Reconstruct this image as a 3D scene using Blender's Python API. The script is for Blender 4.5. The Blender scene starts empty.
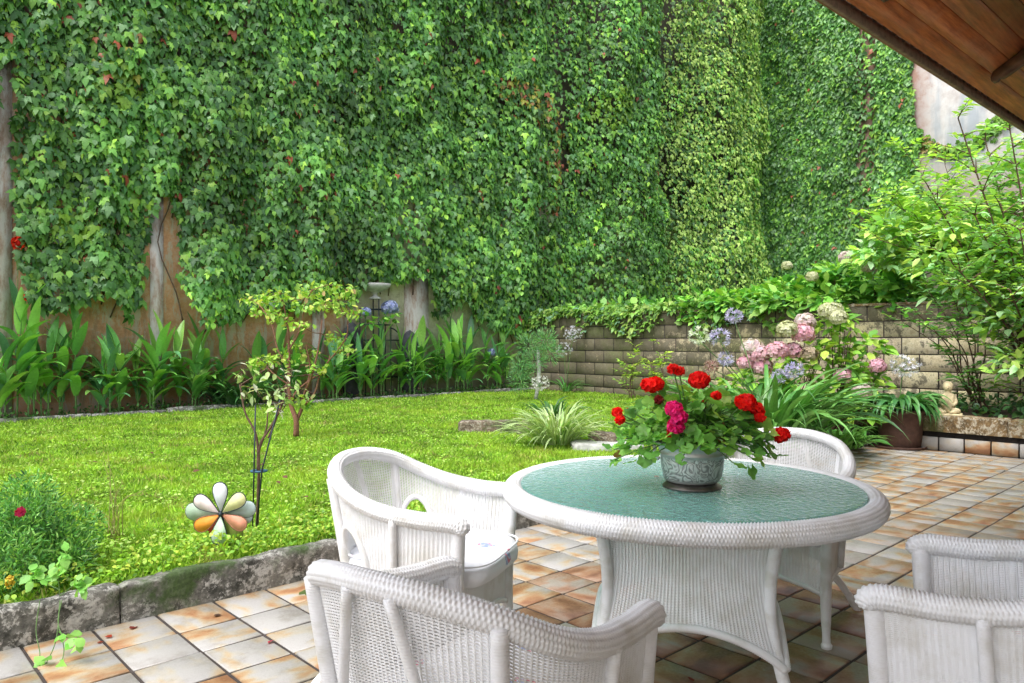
import bpy, math, numpy as np
from mathutils import Vector, noise as mn
rng = np.random.default_rng(7)
PI = math.pi
S = 0.26                                   # floor tile pitch in metres
CAM = np.array([-0.619, -3.557, 1.244]); YAW = math.radians(46.88); F = 746.0
RT = np.array([math.sin(YAW), -math.cos(YAW), 0.0]); FW = np.array([math.cos(YAW), math.sin(YAW), 0.0])
LAWN = 0.17; WALLY = 9.1; BRX = 11.5; FARX = 21.7

sc = bpy.context.scene
COL = sc.collection

# ------------------------------------------------------------------ placement helpers
def dp(px, py, z):                          # point at depth z in front of the camera position
    return CAM + RT*((px-512)/F*z) + FW*z + np.array([0, 0, (341.5-py)/F*z])
def gp(px, py, h=0.0):                      # point on a level surface
    return dp(px, py, (CAM[2]-h)*F/(py-341.5))
def cw(x, z, h=0.0):
    p = CAM + RT*x + FW*z; p[2] = h; return p
def on_y(px, Y):                            # X where the sight line crosses a plane of constant Y
    r = (px-512)/F; d = FW + RT*r; t = (Y-CAM[1])/d[1]; return CAM[0]+d[0]*t, t
def on_x(px, X):
    r = (px-512)/F; d = FW + RT*r; t = (X-CAM[0])/d[0]; return CAM[1]+d[1]*t, t
def wx(px, py, Y=WALLY):
    X, t = on_y(px, Y); return X, CAM[2]+(341.5-py)/F*t

# ------------------------------------------------------------------ object helpers
def mk(name, V, Fs, mat=None, parent=None, col=None, smooth=False, uv=None):
    V = np.asarray(V, dtype=np.float32)
    if not isinstance(Fs, list): Fs = [Fs]
    Fs = [np.asarray(f, dtype=np.int32) for f in Fs if len(f)]
    me = bpy.data.meshes.new(name)
    me.vertices.add(len(V)); me.vertices.foreach_set('co', V.ravel())
    tot = sum(f.size for f in Fs); n = sum(len(f) for f in Fs)
    me.loops.add(tot); me.polygons.add(n)
    me.loops.foreach_set('vertex_index', np.concatenate([f.ravel() for f in Fs]))
    st = []; o = 0
    for f in Fs:
        st.append(o+np.arange(len(f))*f.shape[1]); o += f.size
    me.polygons.foreach_set('loop_start', np.concatenate(st).astype(np.int32))
    me.update(calc_edges=True)
    if smooth: me.polygons.foreach_set('use_smooth', np.ones(n, dtype=bool))
    if col is not None:
        a = me.attributes.new('Col', 'FLOAT_COLOR', 'POINT')
        c = np.ones((len(V), 4), dtype=np.float32); c[:, :np.shape(col)[1]] = col
        a.data.foreach_set('color', c.ravel())
    if uv is not None:
        a = me.attributes.new('Pat', 'FLOAT_VECTOR', 'POINT'); a.data.foreach_set('vector', np.asarray(uv, dtype=np.float32).ravel())
    if mat: me.materials.append(mat)
    o = bpy.data.objects.new(name, me); COL.objects.link(o)
    if parent: o.parent = parent
    return o
def tag(o, label=None, cat=None, group=None, kind=None):
    if label: o['label'] = label
    if cat: o['category'] = cat
    if group: o['group'] = group
    if kind: o['kind'] = kind
    return o
def thing(name, loc, label, cat, rz=0.0, group=None):
    o = bpy.data.objects.new(name, None); COL.objects.link(o); o.empty_display_size = 0.1
    o.location = [float(a) for a in loc]; o.rotation_euler = (0, 0, rz); return tag(o, label, cat, group)
def copy_tree(o, parent=None):
    c = o.copy(); COL.objects.link(c); c.parent = parent
    for ch in list(o.children): copy_tree(ch, c)
    return c

class MB:
    def __init__(s): s.V = []; s.F = {}; s.C = []; s.n = 0
    def add(s, V, Fs, col=None):
        V = np.asarray(V, float).reshape(-1, 3)
        if not isinstance(Fs, list): Fs = [Fs]
        for f in Fs:
            f = np.asarray(f)
            if f.size: s.F.setdefault(f.shape[1], []).append(f+s.n)
        s.V.append(V); s.n += len(V)
        if col is None: col = (1, 1, 1)
        c = np.asarray(col, float)
        if c.ndim == 1: c = np.tile(c, (len(V), 1))
        s.C.append(c)
    def build(s, name, mat, parent=None, smooth=False):
        return mk(name, np.concatenate(s.V), [np.concatenate(f) for f in s.F.values()], mat, parent, np.concatenate(s.C), smooth)

def box(c, d, rot=None):
    c = np.asarray(c, float); h = np.asarray(d, float)/2
    V = np.array([[x, y, z] for x in (-1, 1) for y in (-1, 1) for z in (-1, 1)], float)*h
    if rot is not None: V = V@np.asarray(rot).T
    return V+c, np.array([[0, 1, 3, 2], [4, 6, 7, 5], [0, 4, 5, 1], [2, 3, 7, 6], [0, 2, 6, 4], [1, 5, 7, 3]])
def cbox(c, d, b=0.006, rot=None):           # box with chamfered top and vertical edges
    c = np.asarray(c, float); hx, hy, hz = np.asarray(d, float)/2
    def ring(x, y, z, k): return [[-x+k, -y, z], [x-k, -y, z], [x, -y+k, z], [x, y-k, z], [x-k, y, z], [-x+k, y, z], [-x, y-k, z], [-x, -y+k, z]]
    V = np.array(ring(hx-b, hy-b, -hz, b)+ring(hx, hy, -hz+b, b)+ring(hx, hy, hz-b, b)+ring(hx-b, hy-b, hz, b))
    q = [[r*8+i, r*8+(i+1) % 8, (r+1)*8+(i+1) % 8, (r+1)*8+i] for r in range(3) for i in range(8)]
    if rot is not None: V = V@np.asarray(rot).T
    return V+c, [np.array(q), np.array([list(range(7, -1, -1)), list(range(24, 32))])]
def spline(P, n):
    P = np.asarray(P, float); m = len(P)
    Q = np.vstack([2*P[0]-P[1], P, 2*P[-1]-P[-2]])
    t = np.linspace(0, m-1, n); i = np.minimum(t.astype(int), m-2); u = (t-i)[:, None]
    a, b, c, d = Q[i], Q[i+1], Q[i+2], Q[i+3]
    return 0.5*((2*b)+(-a+c)*u+(2*a-5*b+4*c-d)*u**2+(-a+3*b-3*c+d)*u**3)
def arclen(P): return np.concatenate([[0], np.cumsum(np.linalg.norm(np.diff(P, axis=0), axis=1))])
def resample(P, step):
    L = arclen(P); n = max(2, int(L[-1]/step)+1); s = np.linspace(0, L[-1], n)
    return np.stack([np.interp(s, L, P[:, k]) for k in range(P.shape[1])], 1), s
def frames(P, up=(0, 0, 1), closed=False):
    T = np.gradient(P, axis=0)
    if closed: T = np.roll(P, -1, 0)-np.roll(P, 1, 0)
    T /= np.linalg.norm(T, axis=1)[:, None]+1e-12
    up = np.asarray(up, float); N = np.zeros_like(T); n = up-T[0]*(up@T[0])
    if np.linalg.norm(n) < 1e-3: n = np.array([1., 0, 0])-T[0]*T[0][0]
    for i in range(len(P)):
        n = n-T[i]*(n@T[i]); n /= np.linalg.norm(n)+1e-12; N[i] = n
    return T, N, np.cross(T, N)
def tube(P, R, k=8, cap=True, closed=False, disp=None, up=(0, 0, 1)):
    P = np.asarray(P, float); n = len(P); R = np.broadcast_to(np.asarray(R, float), (n,))
    T, N, B = frames(P, up, closed); th = np.arange(k)*2*PI/k
    rr = R[:, None]*np.ones((1, k))
    if disp is not None: rr = rr+disp
    V = P[:, None]+rr[..., None]*(np.cos(th)[None, :, None]*N[:, None]+np.sin(th)[None, :, None]*B[:, None])
    V = V.reshape(-1, 3); m = n if closed else n-1
    i = np.arange(m)[:, None]; j = np.arange(k)[None]; a = i*k+j; b = i*k+(j+1) % k; i2 = (i+1) % n
    c = i2*k+(j+1) % k; d = i2*k+j
    Fq = np.stack([a, b, c, d], -1).reshape(-1, 4); Fs = [Fq]
    if cap and not closed:
        V = np.vstack([V, P[0], P[-1]]); j = np.arange(k)
        Fs.append(np.vstack([np.stack([(j+1) % k, j, np.full(k, n*k)], 1), np.stack([(n-1)*k+j, (n-1)*k+(j+1) % k, np.full(k, n*k+1)], 1)]))
    return V, Fs
def lathe(prof, k=32, c=(0, 0, 0)):
    prof = np.asarray(prof, float); th = np.arange(k)*2*PI/k; n = len(prof)
    V = np.stack([prof[:, None, 0]*np.cos(th), prof[:, None, 0]*np.sin(th), prof[:, None, 1]+0*th], -1).reshape(-1, 3)+np.asarray(c)
    i = np.arange(n-1)[:, None]; j = np.arange(k)[None]
    return V, np.stack([i*k+j, i*k+(j+1) % k, (i+1)*k+(j+1) % k, (i+1)*k+j], -1).reshape(-1, 4)
def ball(c, r, k=12, squash=1.0):
    a = np.linspace(-PI/2, PI/2, k//2+2)
    return lathe(np.stack([np.cos(a)*r+1e-5, np.sin(a)*r*squash], 1), k, c)
def nz(v): v = np.asarray(v, float); return v/(np.linalg.norm(v, axis=-1, keepdims=True)+1e-12)

# ------------------------------------------------------------------ leaf templates: (along, across, normal)
T_IVY = (np.array([[0, 0, 0], [-.12, .32, -.02], [.38, .56, -.14], [.36, .26, .01], [.60, .24, -.04], [1.05, 0, -.26], [.60, -.24, -.04], [.36, -.26, .01], [.38, -.56, -.14], [-.12, -.32, -.02], [.32, 0, .06]]),
         np.array([[10, 0, 1], [10, 1, 2], [10, 2, 3], [10, 3, 4], [10, 4, 5], [10, 5, 6], [10, 6, 7], [10, 7, 8], [10, 8, 9], [10, 9, 0]]))
T_OVAL = (np.array([[0, 0, 0], [.25, .2, .03], [.6, .22, .0], [1, 0, -.18], [.6, -.22, 0], [.25, -.2, .03], [.45, 0, -.03]]),
          np.array([[6, 0, 1], [6, 1, 2], [6, 2, 3], [6, 3, 4], [6, 4, 5], [6, 5, 0]]))
T_THIN = (np.array([[0, 0, 0], [.45, .09, .02], [1, 0, -.1], [.45, -.09, .02]]), np.array([[0, 1, 3], [1, 2, 3]]))
def _rr(a): return .5*(1+.11*math.cos(5*a))*(1-.75*max(0, math.cos(a-PI))**14)
T_ROUND = (np.vstack([[[.40, 0, -.09]], [[.45+_rr(a)*math.cos(a), 1.05*_rr(a)*math.sin(a), .05*math.sin(5*a)-.05*abs(math.cos(a))] for a in np.arange(22)*PI/11+PI/22]]),
           np.array([[0, 1+i, 1+(i+1) % 22] for i in range(22)]))
T_PETAL = (np.array([[0, 0, 0], [.55, .38, .1], [1, .2, .05], [1, -.2, .05], [.55, -.38, .1]]), np.array([[0, 1, 4], [1, 2, 3], [1, 3, 4]]))
T_BLADE = (np.array([[0, .5, 0], [0, -.5, 0], [.5, .42, .05], [.5, -.42, .05], [1, 0, .22]]), np.array([[0, 1, 3], [0, 3, 2], [2, 3, 4]]))
def leaves(P, tip, nrm, size, tmpl, col, wid=1.0):
    P = np.asarray(P, float); n = len(P); tip = nz(tip); nrm = nrm-tip*np.sum(nrm*tip, 1, keepdims=True); nrm = nz(nrm); sd = np.cross(nrm, tip)
    T, Fc = tmpl; size = np.broadcast_to(np.asarray(size, float), (n,))[:, None, None]; wid = np.broadcast_to(np.asarray(wid, float), (n,))[:, None, None]
    V = P[:, None]+size*(T[None, :, 0:1]*tip[:, None]+T[None, :, 1:2]*wid*sd[:, None]+T[None, :, 2:3]*nrm[:, None])
    Fs = (Fc[None]+np.arange(n)[:, None, None]*len(T)).reshape(-1, 3)
    return V.reshape(-1, 3), Fs, np.repeat(np.broadcast_to(col, (n, 3)), len(T), 0)
def pick(cols, n, w=None, jit=.18):
    cols = np.asarray(cols, float); i = rng.choice(len(cols), n, p=None if w is None else np.asarray(w)/sum(w))
    c = cols[i]*(1+jit*rng.standard_normal((n, 1))); return np.clip(c, .004, 1)
def rdir(n): return nz(rng.standard_normal((n, 3)))
def fnoise(X, Z, sc_=1.0, seed=0, oct_=3):
    return np.array([mn.fractal(Vector((x*sc_, z*sc_, seed)), 1.0, 2.0, oct_) for x, z in zip(X, Z)])

# ------------------------------------------------------------------ materials
def M(name):
    m = bpy.data.materials.new(name); m.use_nodes = True; nt = m.node_tree; b = nt.nodes['Principled BSDF']; return m, nt, b
def N(nt, t, **k):
    n = nt.nodes.new('ShaderNode'+t)
    for a, v in k.items():
        if hasattr(n, a): setattr(n, a, v)
        else: n.inputs[a.replace('_', ' ')].default_value = v
    return n
def ramp(nt, fac, stops):
    r = N(nt, 'ValToRGB'); e = r.color_ramp.elements
    while len(e) < len(stops): e.new(0.5)
    for q, (p, c) in zip(e, stops): q.position = p; q.color = (*c, 1) if len(c) == 3 else c
    nt.links.new(fac, r.inputs[0]); return r.outputs[0]
def noise_(nt, vec, scale, detail=5, rough=.6):
    n = N(nt, 'TexNoise'); n.inputs['Scale'].default_value = scale; n.inputs['Detail'].default_value = detail; n.inputs['Roughness'].default_value = rough
    if vec is not None: nt.links.new(vec, n.inputs['Vector'])
    return n.outputs['Fac']
def mixc(nt, fac, a, b, mode='MIX'):
    m = N(nt, 'Mix'); m.data_type = 'RGBA'; m.blend_type = mode
    for s_, v in ((m.inputs[0], fac), (m.inputs[6], a), (m.inputs[7], b)):
        if hasattr(v, 'is_linked'): nt.links.new(v, s_)
        else: s_.default_value = v if not isinstance(v, tuple) else (*v, 1)
    return m.outputs[2]
def math_(nt, op, a, b=0.0):
    m = N(nt, 'Math'); m.operation = op
    for s_, v in ((m.inputs[0], a), (m.inputs[1], b)):
        if hasattr(v, 'is_linked'): nt.links.new(v, s_)
        else: s_.default_value = v
    return m.outputs[0]
def bump(nt, b, h, strength=.4, dist=.01):
    n = N(nt, 'Bump'); n.inputs['Strength'].default_value = strength; n.inputs['Distance'].default_value = dist
    nt.links.new(h, n.inputs['Height']); nt.links.new(n.outputs[0], b.inputs['Normal'])
def objvec(nt): return N(nt, 'TexCoord').outputs['Object']
def leafmat(name, rough=.45, trans=.3, spec=.4):
    m, nt, b = M(name); a = N(nt, 'Attribute'); a.attribute_name = 'Col'
    n = noise_(nt, objvec(nt), 30, 2); c = mixc(nt, .35, a.outputs['Color'], n, 'OVERLAY')
    nt.links.new(c, b.inputs['Base Color']); b.inputs['Roughness'].default_value = rough; b.inputs['Specular IOR Level'].default_value = spec
    if trans:
        t = N(nt, 'BsdfTranslucent'); g = mixc(nt, 1.0, c, (1.25, 1.3, .6), 'MULTIPLY'); nt.links.new(g, t.inputs[0])
        mx = N(nt, 'MixShader'); mx.inputs[0].default_value = trans; nt.links.new(b.outputs[0], mx.inputs[1]); nt.links.new(t.outputs[0], mx.inputs[2])
        nt.links.new(mx.outputs[0], nt.nodes['Material Output'].inputs[0])
    return m
def plainmat(name, col, rough=.6, metal=0.0, var=.25, nscale=20, bmp=.2, bd=.004):
    m, nt, b = M(name); n = noise_(nt, objvec(nt), nscale)
    c = ramp(nt, n, [(.3, tuple(x*(1-var) for x in col)), (.7, tuple(min(1, x*(1+var)) for x in col))])
    nt.links.new(c, b.inputs['Base Color']); b.inputs['Roughness'].default_value = rough; b.inputs['Metallic'].default_value = metal
    if bmp: bump(nt, b, n, bmp, bd)
    return m
MAT = {}
MAT['leaf'] = leafmat('leaf'); MAT['ivy'] = leafmat('ivy_leaf', .42, .22, .35); MAT['petal'] = leafmat('petal', .6, .3, .2)
MAT['grass'] = leafmat('grass', .55, .4, .2); MAT['gloss'] = leafmat('glossy_leaf', .32, .2, .5)
MAT['bark'] = plainmat('bark', (.12, .07, .045), .9, 0, .5, 40, .6); MAT['redbark'] = plainmat('reddish_bark', (.22, .10, .06), .85, 0, .4, 60, .5)
MAT['stem'] = plainmat('green_stem', (.10, .20, .05), .6, 0, .3, 30, 0)
MAT['soil'] = plainmat('soil', (.055, .035, .022), .95, 0, .6, 14, .9, .03)
MAT['darkmetal'] = plainmat('dark_metal', (.03, .04, .05), .5, .6, .3, 30, 0)
MAT['terracotta'] = plainmat('terracotta', (.10, .05, .035), .8, 0, .35, 12, .3)
def wicker_mat():
    m, nt, b = M('white_wicker'); v = objvec(nt)
    c = ramp(nt, noise_(nt, v, 9, 4), [(.25, (.62, .60, .55)), (.5, (.79, .79, .79)), (.8, (.83, .83, .845))])
    nt.links.new(c, b.inputs['Base Color']); b.inputs['Roughness'].default_value = .42
    bump(nt, b, noise_(nt, v, 350, 2), .25, .001); return m
MAT['wicker'] = wicker_mat()
def wrapped_mat():
    m, nt, b = M('wrapped_white_cane'); v = objvec(nt); b.inputs['Roughness'].default_value = .4
    w = N(nt, 'TexWave'); w.bands_direction = 'Z'; w.inputs['Scale'].default_value = 55; w.inputs['Distortion'].default_value = .6; nt.links.new(v, w.inputs['Vector'])
    c = ramp(nt, noise_(nt, v, 14, 3), [(.3, (.64, .63, .59)), (.55, (.80, .80, .81))]); nt.links.new(c, b.inputs['Base Color'])
    bump(nt, b, w.outputs['Fac'], .35, .0015); return m
MAT['wrap'] = wrapped_mat()
def tile_mat():
    m, nt, b = M('glazed_tile'); a = N(nt, 'Attribute'); a.attribute_name = 'Pat'; c0 = N(nt, 'Attribute'); c0.attribute_name = 'Col'
    mp = N(nt, 'Mapping'); mp.inputs['Scale'].default_value = (1, 1.9, 1); nt.links.new(a.outputs['Vector'], mp.inputs['Vector'])
    n1 = noise_(nt, mp.outputs[0], 1.7, 2, .45); n2 = noise_(nt, a.outputs['Vector'], 22, 5)
    fac = math_(nt, 'ADD', math_(nt, 'MULTIPLY', n2, .07), math_(nt, 'ADD', n1, .05)); sep = N(nt, 'SeparateColor'); nt.links.new(c0.outputs['Color'], sep.inputs[0])
    fac = math_(nt, 'ADD', fac, math_(nt, 'MULTIPLY', math_(nt, 'SUBTRACT', sep.outputs[0], .5), .22))
    lite = ramp(nt, fac, [(.50, (.37, .355, .335)), (.58, (.39, .355, .29)), (.67, (.41, .30, .18)), (.77, (.37, .20, .095)), (.88, (.28, .13, .06))])
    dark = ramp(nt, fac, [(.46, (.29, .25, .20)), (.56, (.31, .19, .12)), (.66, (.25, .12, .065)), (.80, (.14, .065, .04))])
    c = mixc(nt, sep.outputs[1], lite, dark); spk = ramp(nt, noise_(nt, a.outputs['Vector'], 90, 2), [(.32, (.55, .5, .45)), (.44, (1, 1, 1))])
    c = mixc(nt, .5, c, spk, 'MULTIPLY'); dirt = ramp(nt, noise_(nt, objvec(nt), 3.2, 7, .75), [(.36, (.62, .58, .52)), (.52, (1, 1, 1))]); c = mixc(nt, .8, c, dirt, 'MULTIPLY'); nt.links.new(c, b.inputs['Base Color'])
    nt.links.new(ramp(nt, n2, [(.3, (.3, .3, .3)), (.7, (.55, .55, .55))]), b.inputs['Roughness']); bump(nt, b, n2, .12, .004); return m
MAT['tile'] = tile_mat()
MAT['joint'] = plainmat('dark_joint', (.045, .035, .03), .95, 0, .5, 25, .3)
def stone_mat(name, base, dark, lich, moss, low=0.0, high=.19, sc_=1.0):
    m, nt, b = M(name); v = objvec(nt); n1 = noise_(nt, v, 8*sc_, 8, .75); n2 = noise_(nt, v, 18*sc_, 10, .8); n3 = noise_(nt, v, 2.6*sc_, 5, .6)
    c = ramp(nt, n1, [(.38, dark), (.55, base)]); c = mixc(nt, ramp(nt, n2, [(.505, (0, 0, 0)), (.545, (.9, .9, .9))]), c, lich)
    c = mixc(nt, ramp(nt, math_(nt, 'ADD', math_(nt, 'MULTIPLY', n2, .25), n3), [(.66, (0, 0, 0)), (.74, (.9, .9, .9))]), c, moss)
    c = mixc(nt, .6, c, ramp(nt, noise_(nt, v, 70*sc_, 6), [(.35, (.35, .35, .35)), (.6, (1, 1, 1))]), 'MULTIPLY')
    nt.links.new(c, b.inputs['Base Color']); b.inputs['Roughness'].default_value = .92; bump(nt, b, n2, .8, .02); return m
MAT['kerb'] = stone_mat('kerb_stone', (.23, .22, .19), (.045, .045, .035), (.58, .56, .51), (.05, .10, .015))
MAT['coping'] = stone_mat('coping_stone', (.24, .15, .06), (.08, .055, .025), (.48, .43, .32), (.10, .10, .03), sc_=.8)
MAT['edging'] = stone_mat('edging_stone', (.20, .15, .10), (.07, .05, .035), (.38, .34, .26), (.06, .09, .02))
def block_mat():
    m, nt, b = M('tuff_block'); v = objvec(nt); a = N(nt, 'Attribute'); a.attribute_name = 'Col'
    n1 = noise_(nt, v, 1.1, 6, .7); n2 = noise_(nt, v, 9, 8, .78); n3 = noise_(nt, v, 45, 5, .7)
    c = ramp(nt, n2, [(.38, (.40, .34, .22)), (.5, (.60, .53, .37)), (.62, (.76, .70, .54))]); c = mixc(nt, 1.0, c, a.outputs['Color'], 'MULTIPLY')
    sx = N(nt, 'SeparateXYZ'); nt.links.new(v, sx.inputs[0])
    wear = math_(nt, 'MULTIPLY', math_(nt, 'SUBTRACT', sx.outputs[1], 3.6), .05)     # older algae-covered end
    wear = math_(nt, 'MINIMUM', math_(nt, 'MAXIMUM', wear, -.03), .12)
    top = math_(nt, 'MULTIPLY', math_(nt, 'MAXIMUM', math_(nt, 'SUBTRACT', sx.outputs[2], 1.35), 0), .35)
    f = math_(nt, 'ADD', math_(nt, 'ADD', math_(nt, 'MULTIPLY', n2, .75), math_(nt, 'MULTIPLY', n1, .35)), math_(nt, 'ADD', wear, top))
    c = mixc(nt, ramp(nt, f, [(.515, (0, 0, 0)), (.585, (.85, .85, .85))]), c, (.06, .05, .03))
    g = math_(nt, 'ADD', n1, wear); c = mixc(nt, ramp(nt, g, [(.58, (0, 0, 0)), (.74, (.6, .6, .6))]), c, (.12, .15, .04))
    c = mixc(nt, .5, c, ramp(nt, n3, [(.32, (.5, .48, .44)), (.5, (1, 1, 1))]), 'MULTIPLY')
    nt.links.new(c, b.inputs['Base Color']); b.inputs['Roughness'].default_value = .95; bump(nt, b, n2, .7, .02); return m
MAT['block'] = block_mat()
def plaster_mat():
    m, nt, b = M('old_plaster'); v = objvec(nt); sx = N(nt, 'SeparateXYZ'); nt.links.new(v, sx.inputs[0])
    mp = N(nt, 'Mapping'); mp.inputs['Scale'].default_value = (1.6, 1.6, .35); nt.links.new(v, mp.inputs['Vector'])
    n1 = noise_(nt, mp.outputs[0], 1.5, 7, .7); n2 = noise_(nt, v, 6, 8, .75); n3 = noise_(nt, v, .9, 3, .5)
    red = ramp(nt, n2, [(.35, (.56, .26, .15)), (.5, (.74, .38, .23)), (.65, (.76, .56, .45))])
    pale = ramp(nt, n2, [(.35, (.44, .38, .28)), (.5, (.66, .60, .46)), (.65, (.76, .72, .60))])
    f = math_(nt, 'ADD', math_(nt, 'MULTIPLY', math_(nt, 'ADD', sx.outputs[0], 1.5), .9), math_(nt, 'MULTIPLY', math_(nt, 'SUBTRACT', n3, .5), 3))
    c = mixc(nt, ramp(nt, f, [(0, (0, 0, 0)), (1, (1, 1, 1))]), red, pale)
    c = mixc(nt, ramp(nt, n1, [(.54, (0, 0, 0)), (.66, (.7, .7, .7))]), c, (.30, .22, .16))
    c = mixc(nt, ramp(nt, noise_(nt, mp.outputs[0], 3.1, 8, .8), [(.53, (0, 0, 0)), (.57, (.8, .8, .8))]), c, (.66, .58, .50))
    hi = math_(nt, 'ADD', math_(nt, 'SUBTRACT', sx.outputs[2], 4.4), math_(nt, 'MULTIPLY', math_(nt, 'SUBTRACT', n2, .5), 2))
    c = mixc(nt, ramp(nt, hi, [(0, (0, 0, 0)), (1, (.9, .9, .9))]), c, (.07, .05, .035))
    lo = math_(nt, 'SUBTRACT', math_(nt, 'MULTIPLY', n2, 1.6), sx.outputs[2])
    c = mixc(nt, ramp(nt, lo, [(.0, (0, 0, 0)), (.8, (.5, .5, .5))]), c, (.20, .21, .11))
    nt.links.new(c, b.inputs['Base Color']); b.inputs['Roughness'].default_value = .95; bump(nt, b, n2, .6, .03); return m
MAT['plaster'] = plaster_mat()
def white_plaster_mat():
    m, nt, b = M('stained_white_plaster'); v = objvec(nt); sx = N(nt, 'SeparateXYZ'); nt.links.new(v, sx.inputs[0])
    mp = N(nt, 'Mapping'); mp.inputs['Scale'].default_value = (1, 1, .16); nt.links.new(v, mp.inputs['Vector'])
    n1 = noise_(nt, mp.outputs[0], 1.3, 6, .65); n2 = noise_(nt, v, 3, 8, .7)
    c = ramp(nt, n2, [(.3, (.46, .40, .38)), (.6, (.66, .63, .62))])
    c = mixc(nt, ramp(nt, n1, [(.50, (0, 0, 0)), (.64, (.75, .75, .75))]), c, (.33, .37, .43))
    e = math_(nt, 'ADD', math_(nt, 'SUBTRACT', sx.outputs[1], 3.45), math_(nt, 'MULTIPLY', math_(nt, 'SUBTRACT', n2, .5), 1.6))
    c = mixc(nt, ramp(nt, e, [(.0, (0, 0, 0)), (.5, (.9, .9, .9))]), c, (.32, .17, .12))
    lo = math_(nt, 'ADD', math_(nt, 'SUBTRACT', 6.2, sx.outputs[2]), math_(nt, 'MULTIPLY', math_(nt, 'SUBTRACT', n2, .5), 3))
    c = mixc(nt, ramp(nt, lo, [(.0, (0, 0, 0)), (1, (.6, .6, .6))]), c, (.50, .34, .27))
    nt.links.new(c, b.inputs['Base Color']); b.inputs['Roughness'].default_value = .95; bump(nt, b, n2, .3, .02); return m
MAT['white_plaster'] = white_plaster_mat()
def lawn_mat():
    m, nt, b = M('lawn_turf'); v = objvec(nt)
    c = ramp(nt, noise_(nt, v, 3.5, 8, .7), [(.3, (.09, .11, .025)), (.55, (.15, .25, .03)), (.75, (.26, .30, .07))])
    nt.links.new(c, b.inputs['Base Color']); b.inputs['Roughness'].default_value = .95; bump(nt, b, noise_(nt, v, 60, 4), .8, .02); return m
MAT['lawn'] = lawn_mat()
def wood_mat():
    m, nt, b = M('varnished_board'); v = objvec(nt); a = N(nt, 'Attribute'); a.attribute_name = 'Col'
    mp = N(nt, 'Mapping'); mp.inputs['Scale'].default_value = (.9, 14, 14); nt.links.new(v, mp.inputs['Vector'])
    n = noise_(nt, mp.outputs[0], 3, 7, .65); c = ramp(nt, n, [(.3, (.16, .045, .016)), (.5, (.36, .12, .038)), (.7, (.52, .21, .07))])
    c = mixc(nt, 1.0, c, a.outputs['Color'], 'MULTIPLY'); c = mixc(nt, ramp(nt, noise_(nt, v, 4, 5), [(.5, (0, 0, 0)), (.7, (.5, .5, .5))]), c, (.50, .24, .12))
    nt.links.new(c, b.inputs['Base Color']); b.inputs['Roughness'].default_value = .45; bump(nt, b, n, .2, .003); return m
MAT['wood'] = wood_mat()
MAT['darkwood'] = plainmat('dark_rafter_wood', (.13, .06, .035), .6, 0, .5, 15, .3)
def glass_mat():
    m, nt, b = M('rippled_green_glass'); v = objvec(nt); b.inputs['Base Color'].default_value = (.40, .82, .74, 1); b.inputs['Roughness'].default_value = .08
    b.inputs['Transmission Weight'].default_value = .70; b.inputs['IOR'].default_value = 1.5; b.inputs['Specular IOR Level'].default_value = .6
    w = N(nt, 'TexVoronoi'); w.feature = 'SMOOTH_F1'; w.inputs['Scale'].default_value = 60; w.inputs['Smoothness'].default_value = .6
    n = noise_(nt, v, 30, 3); d = N(nt, 'VectorMath'); d.operation = 'ADD'; nt.links.new(v, d.inputs[0])
    sc2 = N(nt, 'VectorMath'); sc2.operation = 'SCALE'; sc2.inputs[3].default_value = .03; nz_ = N(nt, 'TexNoise'); nz_.inputs['Scale'].default_value = 25
    nt.links.new(v, nz_.inputs['Vector']); nt.links.new(nz_.outputs['Color'], sc2.inputs[0]); nt.links.new(sc2.outputs[0], d.inputs[1]); nt.links.new(d.outputs[0], w.inputs['Vector'])
    bump(nt, b, w.outputs['Distance'], .9, .012); return m
MAT['glass'] = glass_mat()
def pewter_mat():
    m, nt, b = M('engraved_pewter'); v = objvec(nt); b.inputs['Metallic'].default_value = .6; b.inputs['Roughness'].default_value = .33
    w = N(nt, 'TexVoronoi'); w.feature = 'DISTANCE_TO_EDGE'; w.inputs['Scale'].default_value = 34; n = N(nt, 'TexNoise'); n.inputs['Scale'].default_value = 28; n.inputs['Distortion'].default_value = 2.5
    n.inputs['Scale'].default_value = 13; n.inputs['Detail'].default_value = 1; nt.links.new(v, n.inputs['Vector']); nt.links.new(v, w.inputs['Vector'])
    sx = N(nt, 'SeparateXYZ'); nt.links.new(v, sx.inputs[0])
    band = math_(nt, 'MULTIPLY', math_(nt, 'GREATER_THAN', sx.outputs[2], .035), math_(nt, 'LESS_THAN', sx.outputs[2], .112))
    p = math_(nt, 'SINE', math_(nt, 'MULTIPLY', n.outputs['Fac'], 42)); h = math_(nt, 'MULTIPLY', p, band)
    c = ramp(nt, math_(nt, 'ADD', math_(nt, 'MULTIPLY', h, .3), .5), [(.15, (.26, .25, .245)), (.5, (.52, .51, .50)), (.9, (.80, .79, .78))]); nt.links.new(c, b.inputs['Base Color'])
    bump(nt, b, h, .3, .002); return m
MAT['pewter'] = pewter_mat()
MAT['tarnish'] = plainmat('tarnished_metal', (.15, .13, .12), .35, .8, .3, 40, .1)
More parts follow.
